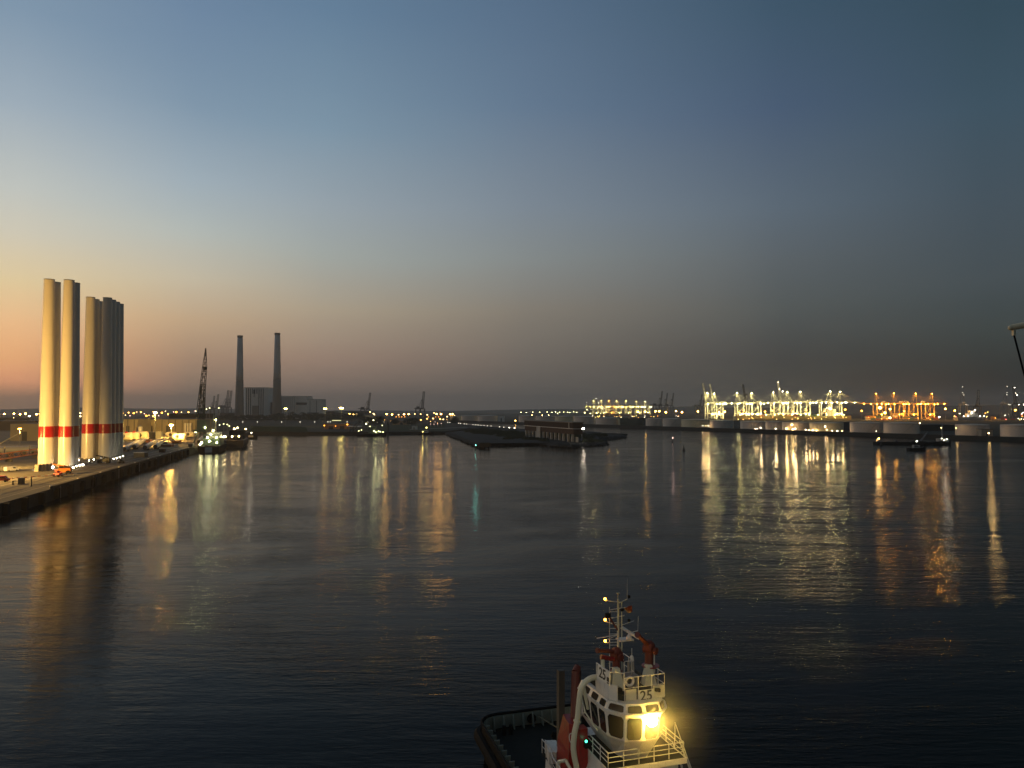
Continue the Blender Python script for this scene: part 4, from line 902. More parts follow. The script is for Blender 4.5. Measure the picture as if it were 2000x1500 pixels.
for k, (a, b_, yt) in enumerate(TK):
    c = (a + b_) / 2; Y0 = tqd(c, 26); r = (b_ - a) / 2 * Y0 / F; Yc = Y0 + r
    r = (b_ - a) / 2 * Yc / F; zt = Z(yt, Y0)
    wh = ['nearest the left end of the bank', 'beside the low road lights', 'pale, left of the white office', 'just behind the left end of the brown building', 'behind the middle of the brown building', 'behind the right end of the brown building', 'just right of the bright white lamp', 'left of the moored dark green ship', 'right of the dark green ship', 'under the twin far dark booms', 'wide, left of the leftmost bright crane', 'under the leftmost bright crane', 'under the orange glowing pair of cranes', 'narrow, under the three close cranes', 'wide, behind the row of white lamps', 'wide, under the right pair of white cranes', 'pale, left of the orange crane group', 'under the orange crane group behind the barge', 'under the dim cranes, right of the barge', 'cut by the right picture edge'][k]
    tt = thing('storage_tank', 'low round storage tank ' + wh, 'storage tank', (X(c, Yc), Yc, 3.2), 0, 'oil storage tanks on the far bank')
    h_ = zt - 3.2
    ring = lambda rr_, z: [(rr_ * math.cos(2 * PI * q / 36), rr_ * math.sin(2 * PI * q / 36), z) for q in range(36)]
    o = obj('shell', MB().loft([ring(r, 0), ring(r, h_)], cap=False), TANKM if k % 5 else CREAM, tt); smooth(o)
    obj('roof', MB().loft([ring(r + .02, h_ - .01), ring(r * .5, h_ + .5), ring(.3, h_ + .7)]), TANKM, tt)
    obj('wind_girder', MB().loft([ring(r + .03, h_ - 1.4), ring(r + .5, h_ - 1.39), ring(r + .5, h_ - 1.2), ring(r + .03, h_ - 1.19)], cap=False), STEEL, tt)
    sm = MB()
    for q in range(9): aa = -PI / 2 - .5 + q * .11; sm.box(-.5, .5, -.3, .3, q * h_ / 9 + .2, q * h_ / 9 + .5, rz=aa, about=(0, 0)); 
    sm = MB()
    for q in range(12):
        aa = -PI / 2 - .4 + q * .06; xx, yy = (r + .7) * math.cos(aa), (r + .7) * math.sin(aa)
        sm.box(xx - .5, xx + .5, yy - .4, yy + .4, (q + .5) * h_ / 12.5, (q + .5) * h_ / 12.5 + .2)
    obj('stair', sm, STEEL, tt)
TQW = MB()
for (xa, ya), (xb, yb) in zip(TQ[:-1], TQ[1:]):
    L_ = math.hypot(xb - xa, yb - ya); nx_, ny_ = -(yb - ya) / L_, (xb - xa) / L_
    TQW.add([(xa, ya, 3.21), (xb, yb, 3.21), (xb + nx_ * -.0, yb, 4.4), (xa, ya, 4.4), (xa + .8, ya + .8, 4.4), (xb + .8, yb + .8, 4.4), (xb + .8, yb + .8, 3.21), (xa + .8, ya + .8, 3.21)], [(0, 1, 2, 3), (3, 2, 5, 4), (4, 5, 6, 7)])
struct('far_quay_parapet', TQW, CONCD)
hall(973, 985, 811, 1700, 20, 3.2, WHITE, 'small white office block among the far tanks', doors=1, name='office', cat='building')
hall(1208.5, 1215.5, 817, 1330, 14, 3.2, CREAM, 'narrow pale building left of the dark green ship', doors=0, name='office', cat='building')
hall(1431.5, 1444, 822, 1170, 14, 3.2, CONC, 'pale flat roofed hut between two tanks', doors=0, name='hut', cat='hut')
hall(1915, 1937, 838, 775, 9, 3.2, CONC, 'small flat roofed building in front of the tank at the right', doors=1, name='hut', cat='hut')
hall(1790, 1866, 829, 960, 40, 3.2, CONCD, 'dark hall between the tanks right of the barge', doors=0)
hall(1646, 1660, 824, 1000, 20, 3.2, DARK, 'dark narrow building in the gap between tanks', doors=0)
ship((X(1238, 1290), 1300, 3.2), -.45, 42, 12, 12, 'dark green ship hull showing above the quay between the tanks', mat('ship_green', (.05, .07, .05), .6), [(-16, -8, 10, 12, 13.2, TURQ)], [], name='laid_up_ship')

# ------------------------------------------------------------ brown building on piles
A_ = Vector((12.8, 786)); B_ = Vector((51.5, 651)); dv = B_ - A_; Lb = dv.length
bb_ = thing('pile_building', 'long brown two storey building on piles at the end of the peninsula', 'building', (A_.x, A_.y, 2.4), math.atan2(dv.y, dv.x))
# local x runs along the front, local -y faces the camera side
sgn = -1
W_ = 9.0
obj('upper_wall', MB().box(0, Lb, 0, W_, 11.6, 16.4), BRICK, bb_)
obj('roof', MB().box(-1, Lb + 1, -.8, W_ + .8, 16.41, 17.1), mat('pale_roof', (.3, .27, .23), .8), bb_)
obj('ledge', MB().box(-.5, Lb + .5, -.6, W_ + .4, 11.1, 11.55), WHITE, bb_)
obj('lower_wall', MB().box(0, Lb, .5, W_ - .3, 6.6, 11.08), BRICK, bb_)
for k in range(26):
    xx = 2 + k * (Lb - 4) / 25; obj('wall_panel', MB().box(xx - 2.3, xx + 2.3, -.15, -.01, 12.2, 15.9), mat('brown_shutter', (.06, .04, .03), .8, var=.3), bb_)
for k in range(13):
    xx = 3 + k * (Lb - 6) / 12
    obj('pillar', MB().box(xx - .9, xx + .9, .2, 2.0, -1, 6.58), mat('stained_white', (.42, .4, .36), .8, var=.35, scale=.6), bb_)
    if k % 3 != 1: obj('infill_wall', MB().box(xx + 1.4, xx + 7.5, 3, 3.4, 0, 4.4), MATS['stained_white'], bb_)
obj('stair_tower', MB().box(Lb * .30, Lb * .38, -.9, 0, -.6, 11), MATS['stained_white'], bb_)
obj('corner_pier', MB().box(Lb - 9, Lb - 7.4, -.7, -.02, 11.6, 16.3), MATS['stained_white'], bb_)
obj('end_wall', MB().box(Lb + .02, Lb + .3, .8, W_ - 1, 6.8, 16.2), BRICK, bb_)
mast(1136, 836, 655, 'white', 900, 1.3, 'bright white lamp mast at the right end of the brown building', 2.4, n=5)
# finger pier and pontoon
fp = thing('finger_pier', 'long low dark pier reaching right from the peninsula', 'pier', (X(1150, 860), 850, 0), .05)
obj('pier_deck', MB().box(0, 42, 0, 9, 1.2, 3.3), CONCD, fp)
for k in range(8): obj('pier_pile', MB().tube((2 + k * 5.3, 1, -1.5), (2 + k * 5.3, 1, 1.2), .5, .5, 6), BLACK, fp)
x, y = G(947, 876, 0)
pt = thing('pontoon', 'dark square mooring dolphin standing in front of the peninsula', 'mooring dolphin', (x, y, 0))
obj('dolphin_cap', MB().box(-4.3, 4.3, -3.5, 3.5, 1.3, 4.6), CONCD, pt)
for a in (-3, 0, 3): obj('dolphin_pile', MB().tube((a, -3, -1.5), (a, -3, 1.3), .7, .7, 8), BLACK, pt)
# buoys
def buoy(px, py, s, body, label, lampk=None, L=400, cone=False):
    x, y = G(px, py, 0); tt = thing('buoy', label, 'buoy', (x, y, 0))
    obj('float', MB().tube((0, 0, -.5), (0, 0, .9 * s), 1.2 * s, 1.0 * s, 12), body, tt)
    obj('tower', MB().tube((0, 0, .9 * s), (0, 0, 4.2 * s), .75 * s if cone else .35 * s, .12 * s, 8), body, tt)
    if lampk: obj('lantern', MB().ball((0, 0, 4.5 * s), .3 * s, 0, 8, 5), lampmat(lampk, L), tt)
    else: obj('topmark', MB().tube((0, 0, 4.2 * s), (0, 0, 5.2 * s), .3 * s, .05, 6), body, tt)
buoy(929, 878.5, .75, mat('buoy_green', (.02, .1, .05), .5), 'dark buoy with a bright green lantern in front of the peninsula', 'teal', 160)
buoy(1314, 864, .9, DARK, 'dark buoy with a small pink lantern between the light streaks', 'pink', 90)
buoy(1335.5, 880, .95, DARK, 'unlit dark cone buoy right of the pink lit buoy', None, cone=True)
# barge and boats at right
def ex5(tt):
    obj('crane_jib', MB().lattice((6, 0, 3), (12, 0, 11), 1, .6, 6, .1), STEEL, tt)
    obj('mast', MB().lattice((24, 0, 2.5), (24, 0, 18), .8, .6, 9, .1), STEEL, tt)
    obj('winch', MB().tube((-14, -2, 3.2), (-14, 2, 3.2), .8, .8, 10), DARK, tt)
x, y = G(1788, 869, 0)
ship((x, y + 4, 0), -.10, 62, 11, 2.4, 'long low dark barge with a thin mast moored in front of the tanks', BLACK, [(-2, 10, 5, 2.4, 3.4, DARK), (20, 28, 6, 2.4, 5.4, STEEL)], [(24, -3.4, 4, .35), (26, -3.4, 5, .35), (22, -3.4, 5.6, .3)], ex5, name='moored_barge', cat='barge', lampk='white', lampL=90)
far_lamp(1714.5, 856.5, 700, 'amber', 1400, .7, 'warm lamp on a short post at the left end of the long barge', 'lamp on the barge', 1, cat='lamp')
launch(1791, 880, 13.5, 'small dark boat lying just in front of the long barge', 'white', .05, BLACK, mat('cabin_grey', (.2, .22, .22), .5))
launch(1721, 871, 6, 'tiny dark dinghy at the left end of the long barge', None, 1.2, BLACK, DARK)

# ------------------------------------------------------------ davit of our own ship at the right edge
D = 22.0
dx0, dz0 = X(1977, D), Z(640, D)
dv_ = thing('davit_arm', 'cream davit arm with a black line hanging down at the right edge', 'davit', (dx0, D, dz0))
def pxp(px, py): return (X(px, D) - dx0, 0, Z(py, D) - dz0)
arm = MB(); a = Vector(pxp(1977, 639.5)); b2 = Vector(pxp(2400, 560))
arm.tube(a, b2, .085, .16, 14); arm.ball(tuple(a), .083, 0, 12, 6)
smooth(obj('arm', arm, CREAM, dv_))
obj('sheave_block', MB().box(.045, .11, -.05, .05, -.22, -.02), CREAM, dv_)
obj('fall_line', MB().tube((.08, 0, -.2), pxp(2070, 1020), .025, .03, 8), BLACK, dv_)

# ------------------------------------------------------------ the tug
TH = math.radians(17.5)
tug = thing('tugboat', 'white and red harbour tug numbered 25 with a blazing yellow floodlight, alongside in the foreground', 'tugboat', (8.8, 50.4, 0), TH)
TWH = mat('tug_white', (.66, .63, .58), .38, var=.12, scale=1.2, bump=.05)
def weather(m, rust=(.16, .07, .03), amt=.62):
    n, l = m.node_tree.nodes, m.node_tree.links; b = n['Principled BSDF']; src = b.inputs['Base Color'].links[0].from_socket
    t = n.new('ShaderNodeTexCoord'); mp = n.new('ShaderNodeMapping'); mp.inputs['Scale'].default_value = (2.6, 2.6, .45); l.new(t.outputs['Object'], mp.inputs[0])
    q = n.new('ShaderNodeTexNoise'); q.inputs['Scale'].default_value = 1.6; q.inputs['Detail'].default_value = 8; q.inputs['Roughness'].default_value = .7; l.new(mp.outputs[0], q.inputs[0])
    r = n.new('ShaderNodeMapRange'); l.new(q.outputs[0], r.inputs[0]); r.inputs[1].default_value = amt - .06; r.inputs[2].default_value = amt + .1; r.inputs[4].default_value = .75
    x = n.new('ShaderNodeMix'); x.data_type = 'RGBA'; l.new(r.outputs[0], x.inputs[0]); l.new(src, x.inputs[6]); x.inputs[7].default_value = (*rust, 1); l.new(x.outputs[2], b.inputs['Base Color'])
weather(TWH)
TRED = mat('tug_red', (.26, .012, .009), .4, var=.15)
TDK = mat('tug_black_hull', (.012, .013, .013), .8, var=.4, scale=2)
DECK = mat('tug_deck', (.022, .026, .024), .85, var=.4, scale=2)
weather(TRED, (.05, .02, .015), .55)
TPIPE = mat('tug_pipe_cream', (.62, .60, .46), .42, var=.08)
BW = mat('tug_bulwark_pale', (.30, .29, .22), .6, var=.35, scale=1.5)
# hull outline (x to the right, y towards the stern)
outl = []
def arc(cx, cy, rx, ry, a0, a1, n_): return [(cx + rx * math.cos(a0 + (a1 - a0) * k / n_), cy + ry * math.sin(a0 + (a1 - a0) * k / n_)) for k in range(n_ + 1)]
outl += arc(4.3, 18.9, 1.7, 1.9, 0, PI / 2, 6) + arc(-4.2, 18.9, 1.7, 1.9, PI / 2, PI, 6)
outl += [(-6.1, 12), (-6.1, 4), (-5.9, -2)] + arc(0, -4, 5.7, 8, PI, 2 * PI, 14)[1:-1] + [(6.0, -2), (6.1, 4), (6.1, 12)]
def off(poly, s): 
    cx_, cy_ = 0, 6; return [(cx_ + (x - cx_) * (1 - s / 6), cy_ + (y - cy_) * (1 - s / 14)) for x, y in poly]
hl = MB(); hl.loft([[(x * .93, 6 + (y - 6) * .97, -1.5) for x, y in outl], [(x, y, 1.2) for x, y in outl], [(x, y, 1.75) for x, y in outl]])
obj('hull', hl, TDK, tug)
obj('deck', MB().prism(off(outl, .3), 1.76, 1.80), DECK, tug)
bwk = MB(); o0 = outl; o1 = off(outl, .13)
N_ = len(outl)
for k in range(N_):
    k2 = (k + 1) % N_
    bwk.add([(*o0[k], 1.7), (*o0[k2], 1.7), (*o0[k2], 3.0), (*o0[k], 3.0)], [(0, 1, 2, 3)])
obj('bulwark', bwk, TDK, tug)
bwi = MB()
for k in range(N_):
    k2 = (k + 1) % N_
    bwi.add([(*o1[k], 1.81), (*o1[k2], 1.81), (*o1[k2], 2.95), (*o1[k], 2.95)], [(3, 2, 1, 0)])
obj('bulwark_lining', bwi, BW, tug)
cap_ = MB()
for k in range(N_): k2 = (k + 1) % N_; cap_.tube((*o0[k], 3.02), (*o0[k2], 3.02), .13, .13, 6)
obj('bulwark_rail', cap_, BLACK, tug)
fen = MB()
for k in range(N_): k2 = (k + 1) % N_; fen.tube((*off(outl, -.25)[k], 1.9), (*off(outl, -.25)[k2], 1.9), .42, .42, 8)
obj('rubber_fender', fen, BLACK, tug)
for k in range(13):
    xx = -5.4 + k * .9
    st = MB().add([(xx, 20.55, 1.81), (xx, 20.0, 1.81), (xx, 20.3, 2.9), (xx, 20.55, 2.9), (xx + .08, 20.55, 1.81), (xx + .08, 20.0, 1.81), (xx + .08, 20.3, 2.9), (xx + .08, 20.55, 2.9)], [(0, 1, 2, 3), (7, 6, 5, 4), (0, 4, 5, 1), (1, 5, 6, 2), (2, 6, 7, 3)])
    obj('bulwark_stay', st, BW, tug)
for k in range(11):
    yy = 9.0 + k * 1.0
    for s_ in (-1, 1):
        obj('bulwark_stay', MB().box(s_ * 5.45 - .22, s_ * 5.45 + .22, yy, yy + .08, 1.81, 2.85), BW, tug)
obj('fairlead', MB().tube((-.9, 20.5, 2.35), (-.9, 20.62, 2.35), .42, .42, 14), BLACK, tug)
for x_ in (-3.9, 1.2, 3.6): obj('deck_bollard', MB().tube((x_, 19.2, 1.8), (x_, 19.2, 2.6), .16, .16, 8).tube((x_ + .6, 19.2, 1.8), (x_ + .6, 19.2, 2.6), .16, .16, 8).tube((x_ - .2, 19.2, 2.4), (x_ + .8, 19.2, 2.4), .07, .07, 6), BLACK, tug)
wn_ = obj('towing_winch', MB().tube((-1.1, 11.2, 2.9), (1.1, 11.2, 2.9), .6, .6, 16).tube((-1.2, 11.2, 2.9), (-1.1, 11.2, 2.9), .95, .95, 16).tube((1.1, 11.2, 2.9), (1.2, 11.2, 2.9), .95, .95, 16).box(-1.5, 1.5, 10.7, 11.7, 1.81, 2.2), TDK, tug)
obj('towing_bitt', MB().tube((-.8, 15, 1.8), (-.8, 15, 3.4), .2, .2, 8).tube((.8, 15, 1.8), (.8, 15, 3.4), .2, .2, 8).tube((-1.1, 15, 3.1), (1.1, 15, 3.1), .16, .16, 8), TDK, tug)

for k in range(5): obj('coiled_rope', MB().path([(2.6 + (.55 - k * .04) * math.cos(q * .52), 16.5 + (.55 - k * .04) * math.sin(q * .52), 1.88 + k * .09) for q in range(13)], .05, 5), mat('rope', (.16, .14, .09), .9), tug)
obj('towing_line', MB().path([(0, 11.8, 3.0), (.05, 13, 3.1), (0, 15, 3.3), (-.1, 17.5, 2.9), (-.4, 20.4, 2.6)], .06, 6), MATS['rope'], tug)
# lower house
obj('lower_house', MB().prism([(-3.3, 2.2), (-2.3, 1.1), (2.9, 1.1), (3.5, 2.2), (3.5, 9.2), (-3.3, 9.2)], 1.81, 4.3), TWH, tug)
uh = obj('upper_house', MB().prism([(-2.35, 1.2), (2.85, 1.2), (2.95, 7.6), (-2.1, 7.6)], 4.45, 6.62), TWH, tug)
for x_ in (-1.3, .2, 1.7): obj('porthole', MB().tube((x_, 1.19, 5.5), (x_, 1.14, 5.5), .26, .26, 14), GLASS, uh)
for y_ in (2.6, 4.2): obj('porthole', MB().tube((-2.35, y_, 5.5), (-2.41, y_, 5.5), .26, .26, 14), GLASS, uh)
obj('boat_deck', MB().prism([(-3.9, 2.4), (-2.6, .9), (3.2, .9), (4.0, 2.4), (4.0, 9.4), (-3.9, 9.4)], 4.31, 4.44), DECK, tug)
obj('bridge_deck', MB().prism([(-2.55, .62), (3.05, .62), (3.1, 5.8), (-2.65, 5.8)], 6.64, 6.84), DECK, tug)
obj('bridge_deck_edge', MB().box(-2.56, 3.06, .55, .615, 6.5, 6.86).box(-2.66, -2.56, .56, 5.8, 6.5, 6.86).box(3.06, 3.15, .56, 5.8, 6.5, 6.86), TWH, tug)
# bridge wing side curtain, pale, flared below the left rail
obj('side_screen', MB().add([(-2.62, .7, 6.5), (-2.62, 5.6, 6.5), (-3.3, 5.6, 4.5), (-3.2, 1.6, 4.5), (-2.7, .75, 5.2)], [(0, 1, 2, 3, 4)]).add([(-2.55, .7, 6.5), (-2.55, 5.6, 6.5), (-3.2, 5.6, 4.5), (-3.1, 1.6, 4.5), (-2.6, .75, 5.2)], [(4, 3, 2, 1, 0)]), TWH, tug)
def rail(pts, hgt, name='railing', bars=(.5, 1.0), post=1.15, r=.032, m_=TWH, lean=0):
    mb = MB()
    for a, b2 in zip(pts[:-1], pts[1:]):
        a, b2 = Vector(a), Vector(b2); Lh = (b2 - a).length; n_ = max(1, round(Lh / post))
        for f_ in bars: mb.tube(a + Vector((0, 0, hgt * f_)), b2 + Vector((0, 0, hgt * f_)), r * (1.15 if f_ == 1 else .8), None, 5)
        for k in range(n_ + 1): p = a + (b2 - a) * k / n_; mb.tube(p, p + Vector((0, 0, hgt)), r, None, 5)
    return obj(name, mb, m_, tug)
rail([(-2.52, 5.6, 6.86), (-2.5, .72, 6.86), (3.0, .72, 6.86), (3.05, 5.6, 6.86)], .98, 'bridge_deck_railing', (.36, .68, 1.0))
rail([(-3.75, 9.2, 4.45), (-3.75, 6.9, 4.45)], .95, 'boat_deck_railing')
rail([(3.9, 9.2, 4.45), (3.9, 2.5, 4.45), (3.1, 1.0, 4.45)], .95, 'boat_deck_railing')
rail([(3.75, .9, 4.5), (3.75, 3.2, 6.9)], 1.2, 'ladder_railing', (1.0,), 3)
obj('stair', MB().tube((3.55, .9, 4.5), (3.55, 3.2, 6.8), .05).tube((4.1, .9, 4.5), (4.1, 3.2, 6.8), .05), TWH, tug)

# wheelhouse
base = [(-1.2, 5.4), (-1.15, 2.7), (-.95, 1.75), (-.3, 1.5), (.65, 1.5), (1.1, 2.0), (1.35, 2.8), (1.35, 5.4)]
sill = [(-2.42, 5.4), (-2.18, 1.45), (-1.5, .30), (-.35, .02), (.72, .05), (1.32, .62), (1.72, 1.6), (1.85, 5.4)]
wtop = [(-2.62, 5.5), (-2.42, 1.3), (-1.55, .05), (-.35, -.25), (.85, -.2), (1.5, .45), (1.92, 1.5), (2.05, 5.5)]
redge = [(-2.42, 5.3), (-2.22, 1.2), (-1.45, .22), (-.35, 0.0), (.78, .02), (1.35, .6), (1.72, 1.5), (1.85, 5.3)]
R3 = lambda poly, z: [(x, y, z) for x, y in poly]
wh = obj('wheelhouse', MB().loft([R3(base, 6.85), R3(sill, 8.62), R3(wtop, 10.42), R3(redge, 11.0)]), TWH, tug)
def pane(S, z0, T, z1, i, u0, u1, v0, v1, parent, off_=.025, m_=GLASS, name='window'):
    a, b2, c, d = Vector((*S[i], z0)), Vector((*S[i + 1], z0)), Vector((*T[i + 1], z1)), Vector((*T[i], z1))
    nrm = (b2 - a).cross(d - a).normalized(); nrm = nrm if nrm.y < 0 or nrm.x < -.5 else nrm
    cen = (a + b2 + c + d) / 4
    if (cen - Vector((-.3, 3.5, cen.z))).dot(nrm) < 0: nrm = -nrm
    def P(u_, v_): return a * (1 - u_) * (1 - v_) + b2 * u_ * (1 - v_) + c * u_ * v_ + d * (1 - u_) * v_
    du, dv2 = (u1 - u0) * .12, (v1 - v0) * .12
    uv = [(u0 + du, v0), (u1 - du, v0), (u1, v0 + dv2), (u1, v1 - dv2), (u1 - du, v1), (u0 + du, v1), (u0, v1 - dv2), (u0, v0 + dv2)]
    outer = [P(*q) + nrm * off_ for q in uv]; inner = [P(*q) - nrm * .01 for q in uv]
    n_ = 8
    return obj(name, MB().loft([inner, outer]), m_, parent)
for i, spans in ((0, [(.12, .40), (.46, .70), (.76, .97)]), (1, [(.10, .90)]), (2, [(.09, .90)]), (3, [(.09, .93)]), (4, [(.08, .9)]), (5, [(.08, .92)]), (6, [(.03, .3), (.36, .6), (.66, .9)])):
    for (u0, u1) in spans:
        pane(sill, 8.62, wtop, 10.42, i, u0, u1, .05, .86, wh)
        pane(wtop, 10.42, redge, 11.0, i, u0 + .02, u1 - .02, .10, .80, wh)
# slanted braces across the side windows
obj('side_brace', MB().tube((-2.7, 4.9, 10.5), (-2.75, 3.9, 9.3), .06).tube((-2.75, 3.9, 9.3), (-2.4, 2.6, 8.5), .05).tube((-2.75, 3.9, 9.3), (-2.62, 5.0, 8.6), .05), TPIPE, tug)
eave = MB().loft([R3([(x * 1.0 + (-.08 if x < -.3 else .08), y - .1) for x, y in wtop], 10.36), R3([(x + (-.08 if x < -.3 else .08), y - .1) for x, y in wtop], 10.46)])
obj('eave_strip', eave, TWH, tug)
obj('wiper', MB().tube((-.9, .05, 8.9), (-1.1, -.02, 9.6), .02).tube((.2, -.1, 8.9), (0, -.2, 9.6), .02), BLACK, tug)
# the monkey island on the roof
obj('roof_coaming', MB().prism([(-2.1, 4.9), (-2.0, 1.5), (-1.35, .75), (1.2, .75), (1.6, 1.6), (1.65, 4.9)], 11.01, 11.35), DECK, tug)
obj('roof_side_panel', MB().prism([(-2.32, 3.1), (-2.2, 1.25), (-1.75, .85), (-1.68, .95), (-2.1, 1.35), (-2.22, 3.1)], 11.02, 12.0), TWH, tug)
obj('roof_front_panel', MB().box(.75, 1.6, .72, .80, 10.95, 11.75), TPIPE, tug); obj('roof_front_panel', MB().box(-1.2, -.45, .72, .80, 11.02, 11.7), TPIPE, tug)
rail([(-1.3, .7, 11.0), (1.62, .75, 11.0), (1.66, 3.5, 11.0)], 1.5, 'roof_railing', (.55, 1.0), 1.0, .026)
rail([(-1.35, .72, 11.8), (-2.1, 1.25, 11.8), (-2.2, 3.2, 11.8)], 1.0, 'roof_railing', (1.0,), 1.2, .03)
rail([(-.4, 2.6, 11.4), (.3, 2.6, 11.4), (.3, 4.2, 11.4)], 1.5, 'roof_railing', (.5, 1.0), .8, .024)
# number boards
INK = mat('number_black', (.01, .01, .01), .6, var=0); BRD = mat('board_white', (.66, .64, .58), .5, var=.05)
def text_mesh(s, size, m_):
    cu = bpy.data.curves.new('txt', 'FONT'); cu.body = s; cu.size = size; cu.extrude = .006; cu.align_x = 'CENTER'; cu.align_y = 'CENTER'; cu.offset = .012
    o = bpy.data.objects.new('txt', cu); C.objects.link(o); dg = bpy.context.evaluated_depsgraph_get(); dg.update()
    me = bpy.data.meshes.new_from_object(o.evaluated_get(dg)); bpy.data.objects.remove(o); me.materials.clear(); me.materials.append(m_); return me
t25 = text_mesh('25', .92, INK)
def board(name, cx_, cy_, cz, w, h_, yaw, tilt=0):
    b_ = obj(name, MB().box(-w / 2, w / 2, 0, .05, -h_ / 2, h_ / 2), BRD, tug); b_.location = (cx_, cy_, cz); b_.rotation_euler = (tilt, 0, yaw)
    t_ = bpy.data.objects.new('digits', t25); C.objects.link(t_); t_.parent = b_; t_.location = (-.12 if w > 1.2 else 0, -.012, 0); t_.rotation_euler = (PI / 2, 0, 0)
    return b_
board('number_board', .2, .62, 11.22, 1.12, .80, .0)
lb_ = board('number_board', -2.3, 1.85, 12.45, 1.62, .86, -PI / 2 + .10, -.05)
obj('black_patch', MB().box(.48, .74, -.02, -.005, -.25, .02).box(.5, .72, -.02, -.005, -.38, -.3), INK, lb_)
obj('small_lamp_box', MB().box(.85, 1.0, .5, .68, 11.45, 11.65).box(1.05, 1.2, .5, .68, 11.4, 11.62), INK, tug)
# monitor pedestals and life ring
def pedestal(cx_, cy_, z0, z1, w0):
    return obj('monitor_pedestal', MB().loft([[(cx_ + sx_ * w0, cy_ + sy_ * .35, z0) for sx_, sy_ in ((-1, -1), (1, -1), (1, 1), (-1, 1))], [(cx_ + sx_ * .18, cy_ + sy_ * .18, z1) for sx_, sy_ in ((-1, -1), (1, -1), (1, 1), (-1, 1))]]), TPIPE, tug)
p1 = pedestal(-1.35, 1.9, 11.2, 12.8, .55); pedestal(1.15, 2.1, 11.4, 12.7, .45)
obj('round_port', MB().tube((-1.3, 1.5, 11.45), (-1.3, 1.44, 11.45), .2, .2, 14), INK, p1)
lr = MB()
for k in range(16):
    a0, a1 = 2 * PI * k / 16, 2 * PI * (k + 1) / 16
    lr.tube((-.75 + .27 * math.cos(a0), 1.1, 12.1 + .27 * math.sin(a0)), (-.75 + .27 * math.cos(a1), 1.1, 12.1 + .27 * math.sin(a1)), .09, .09, 6)
obj('life_ring', lr, TWH, tug)
obj('roof_box', MB().box(-.4, .6, 2.4, 3.2, 11.36, 11.9).box(.2, .5, 3.0, 3.4, 11.9, 12.6).box(-.2, .1, 1.7, 2.0, 11.36, 12.2), mat('grey_gear', (.2, .2, .19), .6), tug)
# fire monitors
def monitor(cx_, cy_, z0, yaw, s=1.0, up_=.5, name='fire_monitor'):
    mb = MB(); mb.tube((0, 0, 0), (0, 0, .9 * s), .26 * s, .24 * s, 12).tube((-.28 * s, 0, 1.0 * s), (.28 * s, 0, 1.0 * s), .32 * s, .32 * s, 12).ball((0, 0, 1.15 * s), .34 * s, 0, 10, 6)
    mb.tube((0, -.1, 1.2 * s), (0, -1.5 * s, 1.2 * s + up_ * 1.2 * s), .15 * s, .11 * s, 10).tube((0, -1.5 * s, 1.2 * s + up_ * 1.2 * s), (0, -1.62 * s, 1.2 * s + up_ * 1.3 * s), .17 * s, .17 * s, 10)
    mb.tube((-.3 * s, .3 * s, .6 * s), (.35 * s, .3 * s, .6 * s), .05 * s, .05 * s, 6).tube((.33 * s, 0, .9 * s), (.5 * s, 0, .9 * s), .22 * s, .22 * s, 10)
    o = obj(name, mb, mat('monitor_red', (.12, .022, .012), .6, var=.4, scale=4), tug); o.location = (cx_, cy_, z0); o.rotation_euler = (0, 0, yaw); return o
monitor(-.95, 2.7, 12.35, -1.3, 1.05, .25); monitor(1.35, 2.4, 12.55, -.9, 1.15, .75)
obj('monitor_base_plate', MB().prism(arc(1.45, 2.4, .6, .6, 0, 2 * PI * 15 / 16, 15), 12.48, 12.55).prism(arc(-.95, 2.7, .4, .4, 0, 2 * PI * 15 / 16, 15), 12.28, 12.34), TRED, tug)
obj('monitor_riser', MB().tube((-.95, 2.7, 11.3), (-.95, 2.7, 12.3), .2, .2, 10).tube((1.45, 2.4, 11.3), (1.45, 2.4, 12.48), .22, .22, 10).tube((-2.0, 2.6, 11.8), (-2.0, 2.6, 13.3), .14, .14, 10), TPIPE, tug)
obj('red_hood', MB().tube((-2.15, 2.6, 13.38), (-1.2, 2.5, 13.15), .17, .14, 10), TRED, tug)
obj('roof_antenna', MB().tube((.35, 3.0, 11.4), (.35, 3.0, 13.6), .03).ball((.35, 3.0, 12.9), .16, 0, 8, 6, 1.5), TWH, tug); obj('roof_antenna', MB().tube((1.75, 2.4, 12.0), (1.75, 2.4, 13.6), .05), TWH, tug)
# mast
MX, MY = -.43, 3.5
obj('mast', MB().tube((MX, MY, 11.4), (MX, MY, 16.9), .10, .07, 10).tube((MX + .32, MY + .1, 11.6), (MX + .32, MY + .1, 16.7), .045).tube((MX, MY, 16.9), (MX, MY, 17.3), .03).tube((MX - .12, MY, 17.3), (MX + .12, MY, 17.3), .045), TPIPE, tug)
lad = MB().tube((MX - .65, MY, 11.6), (MX - .65, MY, 16.4), .03)
for k in range(12): lad.tube((MX - .65, MY, 11.9 + k * .38), (MX, MY, 11.85 + k * .38), .022, None, 4)
obj('mast_ladder', lad, TWH, tug)
obj('radar_platform', MB().box(MX - .1, MX + .95, MY - .5, MY + .2, 14.1, 14.2).tube((MX - 1.6, MY, 14.35), (MX, MY, 14.45), .035).tube((MX - 1.0, MY, 14.15), (MX, MY, 14.45), .025), TWH, tug)
rd = obj('radar', MB().box(-.1, .1, -.75, .75, .35, .5).tube((0, 0, 0), (0, 0, .35), .16, .13, 10).ball((-.2, -.1, .15), .2, 0, 8, 6), TWH, tug); rd.location = (MX + .7, MY - .2, 14.2); rd.rotation_euler = (.35, 0, .6)
